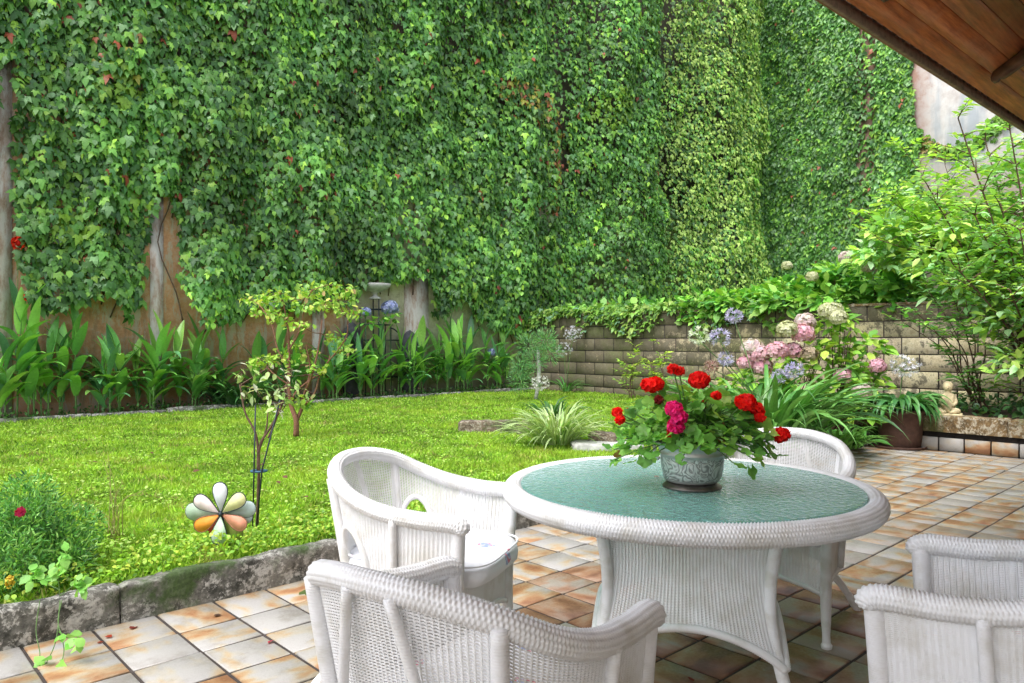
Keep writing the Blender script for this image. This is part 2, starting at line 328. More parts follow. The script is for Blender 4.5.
def cushion_mat():
    m, nt, b = M('printed_cushion'); v = objvec(nt); w = N(nt, 'TexVoronoi'); w.inputs['Scale'].default_value = 7.5; nt.links.new(v, w.inputs['Vector'])
    n = noise_(nt, v, 60, 3); d = math_(nt, 'ADD', w.outputs['Distance'], math_(nt, 'MULTIPLY', n, .25)); sp = N(nt, 'SeparateColor'); nt.links.new(w.outputs['Color'], sp.inputs[0])
    sel = math_(nt, 'GREATER_THAN', sp.outputs[0], .40); f = math_(nt, 'MULTIPLY', math_(nt, 'LESS_THAN', d, .40), sel)
    hue = ramp(nt, noise_(nt, v, 38, 1), [(.42, (.30, .38, .62)), (.50, (.55, .62, .80)), (.58, (.62, .16, .22))])
    c = mixc(nt, f, (.80, .81, .84), hue); nt.links.new(c, b.inputs['Base Color']); b.inputs['Roughness'].default_value = .85; b.inputs['Sheen Weight'].default_value = .2
    bump(nt, b, noise_(nt, v, 12, 4), .25, .01); return m
MAT['cushion'] = cushion_mat()
def enamel(name, c):
    m, nt, b = M(name); b.inputs['Base Color'].default_value = (*c, 1); b.inputs['Roughness'].default_value = .35; b.inputs['Transmission Weight'].default_value = .15
    b.inputs['Transmission Weight'].default_value = 0; b.inputs['Roughness'].default_value = .6; n = noise_(nt, objvec(nt), 18, 4, .7); cc_ = ramp(nt, n, [(.35, tuple(x*.85 for x in c)), (.6, c)]); nt.links.new(cc_, b.inputs['Base Color']); t = N(nt, 'BsdfTranslucent'); nt.links.new(cc_, t.inputs[0]); mx = N(nt, 'MixShader'); mx.inputs[0].default_value = .18; nt.links.new(b.outputs[0], mx.inputs[1]); nt.links.new(t.outputs[0], mx.inputs[2]); nt.links.new(mx.outputs[0], nt.nodes['Material Output'].inputs[0]); return m
MAT['statue'] = plainmat('weathered_statue_stone', (.48, .40, .24), .9, 0, .4, 18, .4)
MAT['greystone'] = plainmat('pale_grey_stone', (.42, .42, .39), .85, 0, .3, 15, .4)
MAT['darkstone'] = plainmat('dark_mossy_stone', (.07, .07, .08), .9, 0, .5, 8, .6, .02)
MAT['rooftile'] = plainmat('grey_roof_tile', (.13, .12, .10), .9, 0, .4, 9, .5, .01)
MAT['housewall'] = plainmat('cream_house_render', (.74, .70, .62), .9, 0, .08, 5, .2)
# ================================================================== SETTING
def struct(o, kind='structure'): o['kind'] = kind; return o
# base terrain under everything
g = 90
V = np.array([[-g, -g, -.06], [g, -g, -.06], [g, g, -.06], [-g, g, -.06]], float)
struct(mk('ground', V, [np.array([[0, 1, 2, 3]])], MAT['soil']))
# patio: every tile modelled, dark joints below
V = np.array([[-5.2, -6.4, -.006], [8.75, -6.4, -.006], [8.75, .05, -.006], [-5.2, .05, -.006]])
struct(mk('patio_joints', V, [np.array([[0, 1, 2, 3]])], MAT['joint']))
mb_V, mb_F, mb_C, mb_P = [], [], [], []; nb = 0; ja = .0065
q = np.array([[r*4+i, r*4+(i+1) % 4, (r+1)*4+(i+1) % 4, (r+1)*4+i] for r in range(2) for i in range(4)]+[[8, 9, 10, 11]])
for i in range(-20, 34):
    for j in range(0, 25):
        x0, x1 = i*S+ja, (i+1)*S-ja; y1, y0 = -j*S-ja, -(j+1)*S+ja
        if j == 0: y1 = .03
        if x1 > 8.75: x1 = 8.745
        if x1-x0 < .02: continue
        z = rng.normal(0, .0008); tz = rng.normal(0, .0012, 4); b = .004
        def r4(k, zz): return [[x0+k, y0+k, zz[0]], [x1-k, y0+k, zz[1]], [x1-k, y1-k, zz[2]], [x0+k, y1-k, zz[3]]]
        c = np.array([x0+.13, y0+.13]); rel = c-CAM[:2]; cx, cz = rel@RT[:2], rel@FW[:2]
        # pale tiles, with browner ones round the table and some scattered elsewhere
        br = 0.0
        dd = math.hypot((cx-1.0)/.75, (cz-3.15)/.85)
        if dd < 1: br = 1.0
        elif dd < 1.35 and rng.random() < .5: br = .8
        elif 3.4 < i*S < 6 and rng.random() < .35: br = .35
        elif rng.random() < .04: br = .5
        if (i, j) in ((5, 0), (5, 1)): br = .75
        mb_V.append(r4(0, [-.006]*4)+r4(0, z-b+tz)+r4(b, z+tz)); mb_F.append(q+nb); nb += 12
        mb_C.append([[rng.random(), br, rng.random()]]*12)
        off = rng.random(3)*40; rt_ = rng.random() < .35
        P = np.array(mb_V[-1])-[x0, y0, 0]
        if rt_: P = P[:, [1, 0, 2]]
        mb_P.append(P*3.3+off)
struct(mk('patio_tiles', np.concatenate(mb_V), [np.concatenate(mb_F)], MAT['tile'], None, np.concatenate(mb_C), False, np.concatenate(mb_P)))
# kerb between lawn and patio: a row of long stones
def rough_block(x0, x1, y0, y1, z0, z1, step=.025, amp=.012, seed=0, rnd=.02):
    prof = []                                # cross-section, front bottom -> front top -> back top -> back bottom
    nh = max(2, int((z1-z0)/step)); nw = max(2, int((y1-y0)/step))
    for k in range(nh): prof.append((y0, z0+(z1-z0-rnd)*k/(nh-1)))
    prof += [(y0+rnd*.3, z1-rnd*.3)]
    for k in range(nw): prof.append((y0+rnd+(y1-y0-2*rnd)*k/(nw-1), z1))
    prof += [(y1-rnd*.3, z1-rnd*.3), (y1, z1-rnd), (y1, z0)]
    n = max(3, int((x1-x0)/step)+1); xs = np.linspace(x0, x1, n); m = len(prof); V = np.zeros((n, m, 3))
    for a, x in enumerate(xs):
        e = min(1, min(x-x0, x1-x)/.03); sh = .010*(1-e)
        for c, (y, z) in enumerate(prof):
            v = Vector((x*5+seed*7, y*5, z*5)); d = amp*mn.fractal(v, 1, 2, 4)+.5*amp*mn.noise(v*5)
            yy = y+d+(sh if c < m*.5 else -sh); zz = z+(d*.7 if z > z0+.01 else 0)-(sh if z > z1-.03 else 0)
            V[a, c] = (x, yy, zz)
    i = np.arange(n-1)[:, None]; j = np.arange(m-1)[None]
    Fq = np.stack([i*m+j, (i+1)*m+j, (i+1)*m+j+1, i*m+j+1], -1).reshape(-1, 4)
    caps = [np.array([list(range(m)), [(n-1)*m+k for k in range(m-1, -1, -1)]])]
    return V.reshape(-1, 3), [Fq]+caps
kb = MB(); xs = [-4.0, -2.9, -1.9, -.95, .285+.09, 1.48, 2.6, 3.7, 4.8, 5.9, 7.0, 8.1]
for a, (x0, x1) in enumerate(zip(xs[:-1], xs[1:])): kb.add(*rough_block(x0+.004, x1-.004, .03+.006*rng.random(), .12, -.02, .160+.005*rng.normal(), seed=a))
kb.add(*rough_block(8.1, 8.72, .03, .16, -.02, .16, seed=30))
struct(kb.build('kerb', MAT['kerb'], None, True))
# lawn soil surface
xs = np.concatenate([np.arange(-4, 4, .08), np.arange(4, 11.41, .15)]); ys = np.arange(.09, 8.5, .12)
def lawn_z(x, y): return LAWN-.025+.03*mn.noise(Vector((x*.7, y*.7, 3)))+.012*mn.noise(Vector((x*3, y*3, 1)))
def grid(xs, ys, fz):
    X, Y = np.meshgrid(xs, ys, indexing='ij'); Z = np.array([fz(x, y) for x, y in zip(X.ravel(), Y.ravel())])
    V = np.stack([X.ravel(), Y.ravel(), Z], 1); n, m = X.shape; i = np.arange(n-1)[:, None]; j = np.arange(m-1)[None]
    return V, np.stack([i*m+j, (i+1)*m+j, (i+1)*m+j+1, i*m+j+1], -1).reshape(-1, 4)
V, Fq = grid(xs, ys, lawn_z); struct(mk('lawn', V, Fq, MAT['lawn'], None, None, True))
V, Fq = grid(np.arange(-5, BRX+.05, .12), np.arange(8.5, WALLY+.1, .1), lambda x, y: .12+.03*mn.noise(Vector((x*4, y*4, 0))))
struct(mk('flower_bed_soil', V, Fq, MAT['soil'], None, None, True))
e = MB()
x = -4.0; k = 0
while x < 11.3:
    l = .9+.3*rng.random(); e.add(*rough_block(x, min(x+l-.01, 11.35), 8.47, 8.55, .05, .205+.008*rng.normal(), step=.05, seed=50+k)); x += l; k += 1
struct(e.build('bed_edging', MAT['kerb'], None, True))
V, Fq = grid(np.arange(8.95, BRX+.05, .12), np.arange(-8, .25, .12), lambda x, y: .34+.04*mn.noise(Vector((x*3, y*3, 0))))
struct(mk('planter_soil', V, Fq, MAT['soil'], None, None, True))
V, Fq = grid(np.arange(8.1, BRX+.05, .1), np.arange(.1, 2.6, .1), lambda x, y: .19+.03*mn.noise(Vector((x*3, y*3, 5)))-(.12 if x < 8.2 or y > 2.4 else 0))
struct(mk('border_soil', V, Fq, MAT['soil'], None, None, True))
V, Fq = grid(np.arange(BRX+.2, FARX+.3, .4), np.arange(-15, WALLY+.3, .4), lambda x, y: 1.70+.08*mn.noise(Vector((x*.6, y*.6, 0))))
struct(mk('raised_ground', V, Fq, MAT['soil'], None, None, True))

# ------------------------------------------------------------------ high garden wall (long side)
wl = thing('plaster_wall', (8, WALLY, 0), 'tall old garden wall of peeling orange and beige plaster behind the cannas, mostly under climbing leaves', 'wall')
def wall_panel(name, x0, x1, z0, z1, y, th, mat, parent, off, step=.25):
    V, Fs = box(((x0+x1)/2, y+th/2, (z0+z1)/2), (x1-x0, th, z1-z0)); return mk(name, V-off, Fs, mat, parent)
OFF = np.array([8, WALLY, 0.])
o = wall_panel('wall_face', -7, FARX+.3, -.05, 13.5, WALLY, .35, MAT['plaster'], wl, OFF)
def pil_mat():
    m, nt, b = M('peeling_whitewash'); v = objvec(nt); mp = N(nt, 'Mapping'); mp.inputs['Scale'].default_value = (2, 2, .5); nt.links.new(v, mp.inputs['Vector'])
    c = ramp(nt, noise_(nt, mp.outputs[0], 4, 8, .75), [(.34, (.30, .18, .13)), (.44, (.48, .36, .28)), (.54, (.62, .58, .52)), (.7, (.68, .65, .60))]); nt.links.new(c, b.inputs['Base Color'])
    b.inputs['Roughness'].default_value = .95; bump(nt, b, noise_(nt, v, 12, 8, .7), .8, .02); return m
MAT['pil'] = pil_mat()
for a, b_, tp in ((-8, 12, 20), (150, 163, 196), (312, 324, 300), (404, 428, 280)):
    x0, x1 = on_y(a, WALLY)[0], on_y(b_, WALLY)[0]; wall_panel('pilaster', x0, x1, -.05, wx(a, tp)[1]+.15, WALLY-.018, .018, MAT['pil'], wl, OFF)
# far wall, facing the lawn's length
fw = thing('plaster_wall', (FARX, 0, 0), 'tall far end wall, ivy covered at the left and stained pinkish white plaster at the right', 'wall')
V, Fs = box((.175, -3, 6.7), (.35, 24.2, 13.6)); mk('wall_face', V, Fs, MAT['white_plaster'], fw)

# ------------------------------------------------------------------ low block wall
bw = thing('block_wall', (BRX, 0, 0), 'low mossy retaining wall of tan stone blocks behind the pink flowers', 'wall')
m_ = MB(); H0, HB, LB = .0, .255, .51
yb0, yb1 = -8.5, 8.95
m_.add(*box((.155, (yb0+yb1)/2, .88), (.34, yb1-yb0, 1.75))); m_.build("mortar_core", MAT["joint"], bw)
m_ = MB()
for r in range(7):
    y = yb0-(.25 if r % 2 else 0)
    while y < yb1:
        a, b_ = max(y, yb0)+.010, min(y+LB, yb1)-.010
        if b_-a > .06:
            V, Fs = cbox((.036+rng.normal(0, .002), (a+b_)/2, r*HB+HB/2+.03), (.12, b_-a, HB-.017), .004)
            c = .68+.45*rng.random(); m_.add(V, Fs, (c, c*(.94+.08*rng.random()), c*(.85+.15*rng.random())))
        y += LB
m_.build('blocks', MAT['block'], bw)
m_ = MB()
V, Fs = rough_block(yb0, yb1, -.04, .30, 1.80, 1.845, step=.08, amp=.01); V = np.stack([V[:, 1], V[:, 0], V[:, 2]], 1); Fs = [f[:, ::-1] for f in Fs]
m_.add(V, Fs); m_.build('coping', MAT['coping'], bw, True)

# ------------------------------------------------------------------ planter ledge at the end of the patio
pl = thing('planter_ledge', (8.75, -1, 0), 'mossy brown stone ledge with a row of tan skirting tiles along the patio end', 'planter')
m_ = MB()
for k, y in enumerate(np.arange(-8.2, -.3, .98)):
    V, Fs = rough_block(y, y+.97, -.01, .24, .215, .40, step=.03, amp=.01, seed=k+70); V = np.stack([V[:, 1], V[:, 0]+1, V[:, 2]], 1); m_.add(V, [f[:, ::-1] for f in Fs])
m_.build('coping', MAT['coping'], pl, True)
m_ = MB(); m_.add(*box((.15, -3.25, .10), (.18, 7.9, .25))); m_.build('recess', MAT['joint'], pl)
mV, mF, mC, mP = [], [], [], []; nb = 0; y = -8.2
while y < -.3:
    V, Fs = cbox((.03, y+.125+1, .075), (.03, .245, .15), .004); mV.append(V); mF.append(Fs[0]+nb); mF_c = Fs[1]+nb; nb += len(V)
    mC.append([[rng.random(), 0.1, 0]]*len(V)); mP.append((V-[0, y+1, 0])[:, [1, 2, 0]]*3.3+rng.random(3)*40); y += S
mk('skirting_tiles', np.concatenate(mV), [np.concatenate(mF)], MAT['tile'], pl, np.concatenate(mC), False, np.concatenate(mP))

# ------------------------------------------------------------------ porch roof over the near side of the patio
EY = -2.108; SL = .605
roof = thing('porch_roof', (4, EY, 2.79), 'brown varnished board roof with carved rafters jutting in at the upper right', 'roof')
RX0, RX1 = -3.0, 11.0
def eave_z(X): return (X-4)*.0255
def rp(X, s, up=0.0):                         # point on the roof: X along the eave, s metres up the slope, up = offset normal
    c = 1/math.hypot(1, SL); return np.array([X-4, -s*c+up*SL*c*0, eave_z(X)+s*SL*c+up])
m_ = MB(); pw = .112
for k in range(48):
    s0, s1 = k*pw+.004+.03, (k+1)*pw-.002+.03
    t = .55+.9*rng.random(); cc = (t, t*(.85+.2*rng.random()), t*(.8+.3*rng.random()))
    X = RX0
    while X < RX1:
        X2 = min(RX1, X+2.2+rng.random()*2.5) if k > 0 else RX1
        t2 = t*(.8+.4*rng.random()); cc = (t2, t2*(.85+.2*rng.random()), t2*(.8+.3*rng.random()))
        P = [rp(X+.002, s0), rp(X2-.002, s0), rp(X2-.002, s1), rp(X+.002, s1), rp(X+.002, s0, .022), rp(X2-.002, s0, .022), rp(X2-.002, s1, .022), rp(X+.002, s1, .022)]
        m_.add(P, np.array([[0, 3, 2, 1], [4, 5, 6, 7], [0, 1, 5, 4], [1, 2, 6, 5], [2, 3, 7, 6], [3, 0, 4, 7]]), cc); X = X2
m_.build('boards', MAT['wood'], roof)
MAT['fascia'] = plainmat('weathered_fascia', (.26, .18, .13), .8, 0, .4, 20, .4)
def strip(name, y0, y1, z0, z1, mat, dz=0):
    P = [[RX0-4, y0, eave_z(RX0)+z0], [RX1-4, y0, eave_z(RX1)+z0], [RX1-4, y1, eave_z(RX1)+z0], [RX0-4, y1, eave_z(RX0)+z0], [RX0-4, y0, eave_z(RX0)+z1], [RX1-4, y0, eave_z(RX1)+z1], [RX1-4, y1, eave_z(RX1)+z1], [RX0-4, y1, eave_z(RX0)+z1]]
    return mk(name, np.array(P), np.array([[0, 3, 2, 1], [4, 5, 6, 7], [0, 1, 5, 4], [1, 2, 6, 5], [2, 3, 7, 6], [3, 0, 4, 7]]), mat, roof, np.full((8, 3), .7))
strip('fascia', .0, .022, -.012, .055, MAT['fascia']); strip('gutter_batten', .026, .040, -.004, .035, MAT['wood'])
# rafters with rounded tails
for X in (-2.35, -.6, 1.15, 2.9, 4.65, 6.4, 8.15, 9.9):
    m_ = MB(); w = .035; c = 1/math.hypot(1, SL)
    out = [(.16, -.004), (.145, -.03), (.15, -.055), (.175, -.065), (.19, -.058), (.20, -.066), (.22, -.075), (.25, -.078), (5.2, -.078), (5.2, -.004)]
    n = len(out); P = [rp(X-w, s, u) for s, u in out]+[rp(X+w, s, u) for s, u in out]
    Fq = np.array([[i, i+n, (i+1) % n+n, (i+1) % n] for i in range(n)]); m_.add(P, [Fq, np.array([list(range(n)), list(range(2*n-1, n-1, -1))])])
    m_.build('rafter', MAT['darkwood'], roof)
# roof tiles, barrel ends showing at the edge
m_ = MB(); X = RX0
while X < RX1:
    a = np.linspace(0, PI, 7); r = .062; c = 1/math.hypot(1, SL); P = []
    for s in (-.045, 5.4):
        for t in a: q_ = rp(X+.062-r*math.cos(t), s, .03+r*.75*math.sin(t)); P.append(q_)
        for t in a[::-1]: q_ = rp(X+.062-(r-.012)*math.cos(t), s, .03+(r-.012)*.75*math.sin(t)); P.append(q_)
    n = 14; m_.add(P, [np.array([[i, (i+1) % n, (i+1) % n+n, i+n] for i in range(n)]), np.array([[i, i+1, 12-i, 13-i] for i in range(6)])]); X += .124+.003*rng.random()
m_.build('roof_tiles', MAT['rooftile'], roof)
strip('tile_batten', .022, -.03, .058, .068, MAT['darkwood'])
hw = thing('house_wall', (3, -6.6, 0), 'cream rendered house wall at the back of the porch', 'house')
V, Fs = box((0, -.15, 2.6), (16, .3, 5.4)); mk('wall_face', V, Fs, MAT['housewall'], hw)
m_ = MB(); m_.add(*cbox((2.2, .02, 1.05), (.95, .05, 2.1), .01)); d_ = m_.build('door', MAT['darkwood'], hw); mk('handle', *[x for x in tube([[1.83, .05, 1.0], [1.83, .09, 1.0], [1.93, .09, 1.0]], .009, 8)], MAT['tarnish'], d_)
m_ = MB(); m_.add(*cbox((-2.2, .02, 1.5), (1.4, .05, 1.3), .01)); w_ = m_.build('window', MAT['darkwood'], hw)

# ================================================================== IVY
def edge_fn(pts):                              # bottom edge of the foliage as height over wall X
    xz = sorted(wx(px, py) for px, py in pts); xs_, zs_ = [a for a, b in xz], [b for a, b in xz]
    return lambda X: np.interp(X, xs_, zs_)
bot = edge_fn([(-60, 250), (-12, 200), (-6, 62), (11, 60), (13, 150), (16, 285), (22, 297), (60, 306), (80, 300), (100, 285), (112, 300), (126, 318), (140, 312), (138, 290), (143, 240), (149, 205), (156, 190), (168, 188), (173, 215), (177, 290), (194, 325), (215, 318), (236, 316), (250, 302), (300, 305), (350, 300), (358, 277), (390, 280), (400, 272), (406, 276), (424, 277), (431, 312), (446, 308), (459, 296), (470, 312), (480, 322), (500, 330), (526, 338), (545, 322), (552, 312), (560, 312), (600, 306), (650, 300), (760, 292)])
XA0, XA1 = -2.5, FARX-.2
def zvis(X): t = (WALLY-CAM[1]); return CAM[2]+.62*np.hypot(X-CAM[0], t)
xs650 = on_y(648, WALLY)[0]; xs555 = on_y(552, WALLY)[0]; xs745 = on_y(742, WALLY)[0]
def bulge(X, Z):
    n1 = fnoise(X*1.1, Z*.45, 1, 2, 3); n2 = fnoise(X*2.6, Z*1.6, 1, 9, 2)
    n3 = fnoise(X*3.4, Z*5.5, 1, 14, 2); d = .30+.34*n1+.13*n2+.08*n3
    cur = np.exp(-((X-on_y(608, WALLY)[0])/1.25)**4); d = d+cur*.75
    cur2 = np.exp(-((X-on_y(697, WALLY)[0])/1.75)**4); d = d+cur2*1.25
    lob = .22*np.abs(fnoise(X*.9, Z*.13, 1, 30, 2)); d = d+lob*2.0
    gap = np.exp(-((X-xs650)/.28)**2)+.7*np.exp(-((X-xs555)/.25)**2); d = d*(1-.8*np.clip(gap, 0, 1))
    return np.maximum(d, .03)
PAL = [(.026, .078, .018), (.048, .125, .026), (.072, .168, .036), (.105, .215, .035), (.15, .265, .038), (.038, .098, .036), (.105, .19, .09)]
PALW = [3, 4, 4, 2.2, .9, 2, 1.2]
def ivy_wall(N_, x0, x1, zfun, size, seedc=0):
    X = rng.uniform(x0, x1, N_); ztop = zfun(X); zb = bot(X)+.12*fnoise(X*3, X*0, 1, 4, 2)
    Z = zb-.05+(ztop-zb)*rng.random(N_); return X, Z
def ivy_mesh(name, X, Z, size, parent, off, palw=None, hue=None, wallfn=None):
    d = bulge(X, Z); e = .05; dx = (bulge(X+e, Z)-d)/e; dz = (bulge(X, Z+e)-d)/e
    lay = rng.random(len(X)); dep = d-.10*rng.random(len(X))-.10*(lay < .3); dep = np.maximum(dep, .02)
    P = np.stack([X, WALLY-dep, Z], 1)+rng.normal(0, .012, (len(X), 3))
    out = nz(np.stack([-np.clip(dx, -1.5, 1.5)*.6, -np.ones_like(X), -np.clip(dz, -1.2, 1.2)*.6], 1))
    nr = nz(out*.72+np.array([0, 0, .55])+.24*rng.standard_normal((len(X), 3)))
    tip = np.array([0, -.35, -1])+np.stack([rng.normal(0, .36, len(X)), rng.normal(0, .15, len(X)), rng.normal(0, .2, len(X))], 1)
    c = pick(PAL, len(X), palw or PALW)*1.9*np.array([1.04, 1.04, .90])
    cl = fnoise(X*.8, Z*.8, 1, 17, 3); c *= (1+.7*cl)[:, None]
    if hue is not None: c = hue(c, X, Z)
    s_ = size*(.5+.75*rng.random(len(X))); q = rng.random(len(X)) < .3; m = MB(); m.add(*leaves(P[~q], tip[~q], nr[~q], s_[~q], T_IVY, c[~q], .8+.35*rng.random((~q).sum()))); m.add(*leaves(P[q], tip[q], nr[q], s_[q]*.75, T_OVAL, c[q], 1.7)); o = m.build(name, MAT['ivy'], parent)
    co_ = np.empty(len(o.data.vertices)*3, np.float32); o.data.vertices.foreach_get('co', co_); co_ = co_.reshape(-1, 3)-off; o.data.vertices.foreach_set('co', co_.astype(np.float32).ravel()); o.data.update(); return o
def redden(c, X, Z):
    r = rng.random(len(X)); k = r < .006; c[k] = np.array([.38, .10, .05])*(.6+.6*rng.random((k.sum(), 1)))
    for px, py, rx, rz_, w in ((548, 150, .35, 1.0, .3), (545, 190, .22, .8, .5), (525, 110, .7, .5, .25), (112, 60, .5, .4, .10), (505, 95, .5, .3, .3)):
        x, z = wx(px, py); q_ = ((X-x)/rx)**2+((Z-z)/rz_)**2 < 1; k = q_ & (rng.random(len(X)) < w)
        c[k] = np.array([[.40, .12, .06], [.30, .30, .04], [.28, .15, .05]])[rng.integers(0, 3, k.sum())]
    for px, py, rx in ((110, 90, .35), (585, 115, .5), (640, 20, .5), (70, 230, .3)):
        x, z = wx(px, py); q_ = ((X-x)/rx)**2+((Z-z)/rx)**2 < 1; k = q_ & (rng.random(len(X)) < .5); c[k] = np.array([.17, .32, .03])*(.7+.5*rng.random((k.sum(), 1)))
    return c
def yellow(c, X, Z):
    k = rng.random(len(X)) < .45; c[k] = np.array([.42, .60, .14])*(.65+.6*rng.random((k.sum(), 1))); return c
def build_ivy(name, label, x0, x1, dens, size, hue, palw=None, seedx=0):
    off = np.array([(x0+x1)/2, WALLY, 2.]); t = thing(name, off, label, 'climbing plant', group='climbing plants on the high walls')
    A = (x1-x0)*5.2; n = int(A*dens)
    X, Z = ivy_wall(n, x0, x1, lambda X: np.minimum(zvis(X), 13.3), size)
    # denser where the visible band is tall: keep proportional to area
    hgt = zvis(X)-bot(X); reps = hgt/5.2
    extra = np.repeat(np.arange(n), np.maximum(0, np.floor(reps-1+rng.random(n))).astype(int))
    X2 = X[extra]+rng.normal(0, .2, len(extra)); Z2 = bot(X2)+(zvis(X2)-bot(X2))*rng.random(len(extra))
    X = np.concatenate([X, X2]); Z = np.concatenate([Z, Z2]); k = (X > x0-.1) & (X < x1+.1); X, Z = X[k], Z[k]
    hole = fnoise(X*.55, Z*.35, 1, 40, 3); k = ~((hole > .52) & (rng.random(len(X)) < .6)); k &= ~((np.abs(X-xs650-.1*np.sin(Z*1.3)) < .24) & (rng.random(len(X)) < .6)); k &= ~((np.abs(X-xs555-.15*np.sin(Z*1.1)) < .2) & (Z > 3) & (rng.random(len(X)) < .6)); X, Z = X[k], Z[k]
    ivy_mesh('foliage', X, Z, size, t, off, palw, hue)
    # sparse big leaves above the visible band, up to the top
    n2 = int((x1-x0)*7*45); X = rng.uniform(x0, x1, n2); zt = zvis(X); Z = zt+(13.3-zt)*rng.random(n2); k = Z > zt-.01; ivy_mesh('upper_foliage', X[k], Z[k], .24, t, off, palw, None)
    # hanging woody stems
    m2 = MB()
    for _ in range(int((x1-x0)*2.2)):
        x = rng.uniform(x0, x1); zb = float(bot(x)); pts = [[x, WALLY-.03, zb-.1-rng.random()*.3*(rng.random() < .5)]]
        for s in range(7): x += rng.normal(0, .12); pts.append([x, WALLY-.03-.05*rng.random(), zb+.15+s*.8])
        m2.add(*tube(spline(pts, 22)-off, np.linspace(.012, .006, 22), 5))
    m2.build('woody_stems', MAT['bark'], t)
    return t
build_ivy('climbing_vine', 'broad dark green creeper covering the long wall above the cannas, dotted with reddish leaves', XA0, xs555, 520, .143, redden)
build_ivy('climbing_vine', 'hanging green creeper curtain just left of the narrow dark gap in the wall foliage', xs555, xs650, 480, .13, redden)
build_ivy('climbing_vine', 'bright yellowish green creeper curtain bulging just right of the narrow dark gap', xs650, XA1, 560, .115, yellow, [2, 3, 4, 3, 2, 2, 2])
# trailing strands that hang below the edge
# ivy on the far wall
def ivy_far():
    off = np.array([FARX, 6.4, 4.]); t = thing('climbing_vine', off, 'small leaved creeper on the far end wall, ending beside the white plaster', 'climbing plant', group='climbing plants on the high walls')
    n = 46000; Y = rng.uniform(3.4, WALLY, n); Z = rng.uniform(1.7, 13.2, n)
    edge = 3.75+.25*fnoise(Z*.9, Z*0, 1, 3, 3)+.25*np.clip((Z-6.5)/2, 0, 1); k = Y > edge
    ys1 = on_x(868, FARX)[0]; strip_ = np.abs(Y-ys1-.25*fnoise(Z*.5, Z*0, 1, 8, 2)) < .28+.15*fnoise(Z, Z*0, 1, 5, 2); k &= ~(strip_ & (rng.random(n) < .82))
    ys2 = on_x(846, FARX)[0]; k &= ~((np.abs(Y-ys2) < .12) & (rng.random(n) < .5))
    Y, Z = Y[k], Z[k]; n = len(Y)
    d = .14+.16*fnoise(Y*1.2+30, Z*.5, 1, 2, 3)+.3*np.exp(-((Y-WALLY)/1.0)**2)+.06*fnoise(Y*3, Z*2, 1, 6, 2); d = np.maximum(d, .03)
    P = np.stack([FARX-d+.05*rng.random(n), Y, Z], 1)
    nr = nz(np.array([-.62, 0, .6])+.3*rng.standard_normal((n, 3))); tip = np.array([-.3, 0, -1])+rng.normal(0, .4, (n, 3))
    c = 1.9*np.array([1.04, 1.02, .92])*pick(PAL, n, [3, 4, 4, 2, .8, 2.5, 2]); c *= (1+.4*fnoise(Y*.8, Z*.8, 1, 7, 3))[:, None]
    red = (Y < edge[k][:len(Y)]+.2) if False else (rng.random(n) < .004); c[red] = (.35, .12, .06)
    V, Fs, C = leaves(P, tip, nr, .15*(.7+.5*rng.random(n)), T_IVY, c); mk('foliage', V-off, Fs, MAT['ivy'], t, C)
    # thin strand creeping across the white plaster
    pts = []
    for px, py in ((918, 138), (940, 150), (965, 148), (985, 135), (1000, 122), (1018, 112)):
        y, tt = on_x(px, FARX); pts.append([FARX-.04, y, CAM[2]+(341.5-py)/F*tt])
    sp = spline(pts, 260); k = rng.integers(0, 260, 700); P = sp[k]+rng.normal(0, .08, (700, 3))*np.array([.3, 1, 1]); P[:, 0] = np.minimum(P[:, 0], FARX-.02)
    near = k < 70; c = pick([(.10, .24, .03), (.16, .30, .04)], 700); c[near & (rng.random(700) < .5)] = (.26, .20, .06)
    V, Fs, C = leaves(P, np.array([-.3, 0, -1])+rng.normal(0, .5, (700, 3)), np.array([-.7, 0, .5])+rng.normal(0, .3, (700, 3)), .13, T_IVY, c); V2, F2 = tube(sp, .012, 5)
    mk('creeping_strand', V-off, Fs, MAT['ivy'], t, C); mk('woody_stem', V2-off, F2, MAT['bark'], t)
ivy_far()
# ================================================================== WICKER FURNITURE
def wicker_tube(P, R, k=24, pitch=.009, closed=False, amp=.0024, cells=12, up=(0, 0, 1), step=None):
    Pr, s = resample(np.asarray(P, float), step or pitch/4)
    if closed: Pr, s = Pr[:-1], s[:-1]
    n = len(Pr); R = np.interp(np.linspace(0, 1, n), np.linspace(0, 1, len(np.atleast_1d(R))), np.atleast_1d(R)) if np.ndim(R) else np.full(n, R)
    th = np.arange(k)*2*PI/k; cell = np.floor(th*cells/(2*PI)+1e-6)
    d = amp*(.5+.5*np.cos(2*PI*s[:, None]/pitch+PI*cell[None]))*np.abs(np.sin(th*cells/2+1e-3))[None]**.5
    # rounded ends
    if not closed:
        e = np.minimum(s, s[-1]-s); R = R*np.sqrt(np.clip(1-(1-np.clip(e/R, 0, 1))**2, .02, 1))
    return tube(Pr, R, k, not closed, closed, d, up)
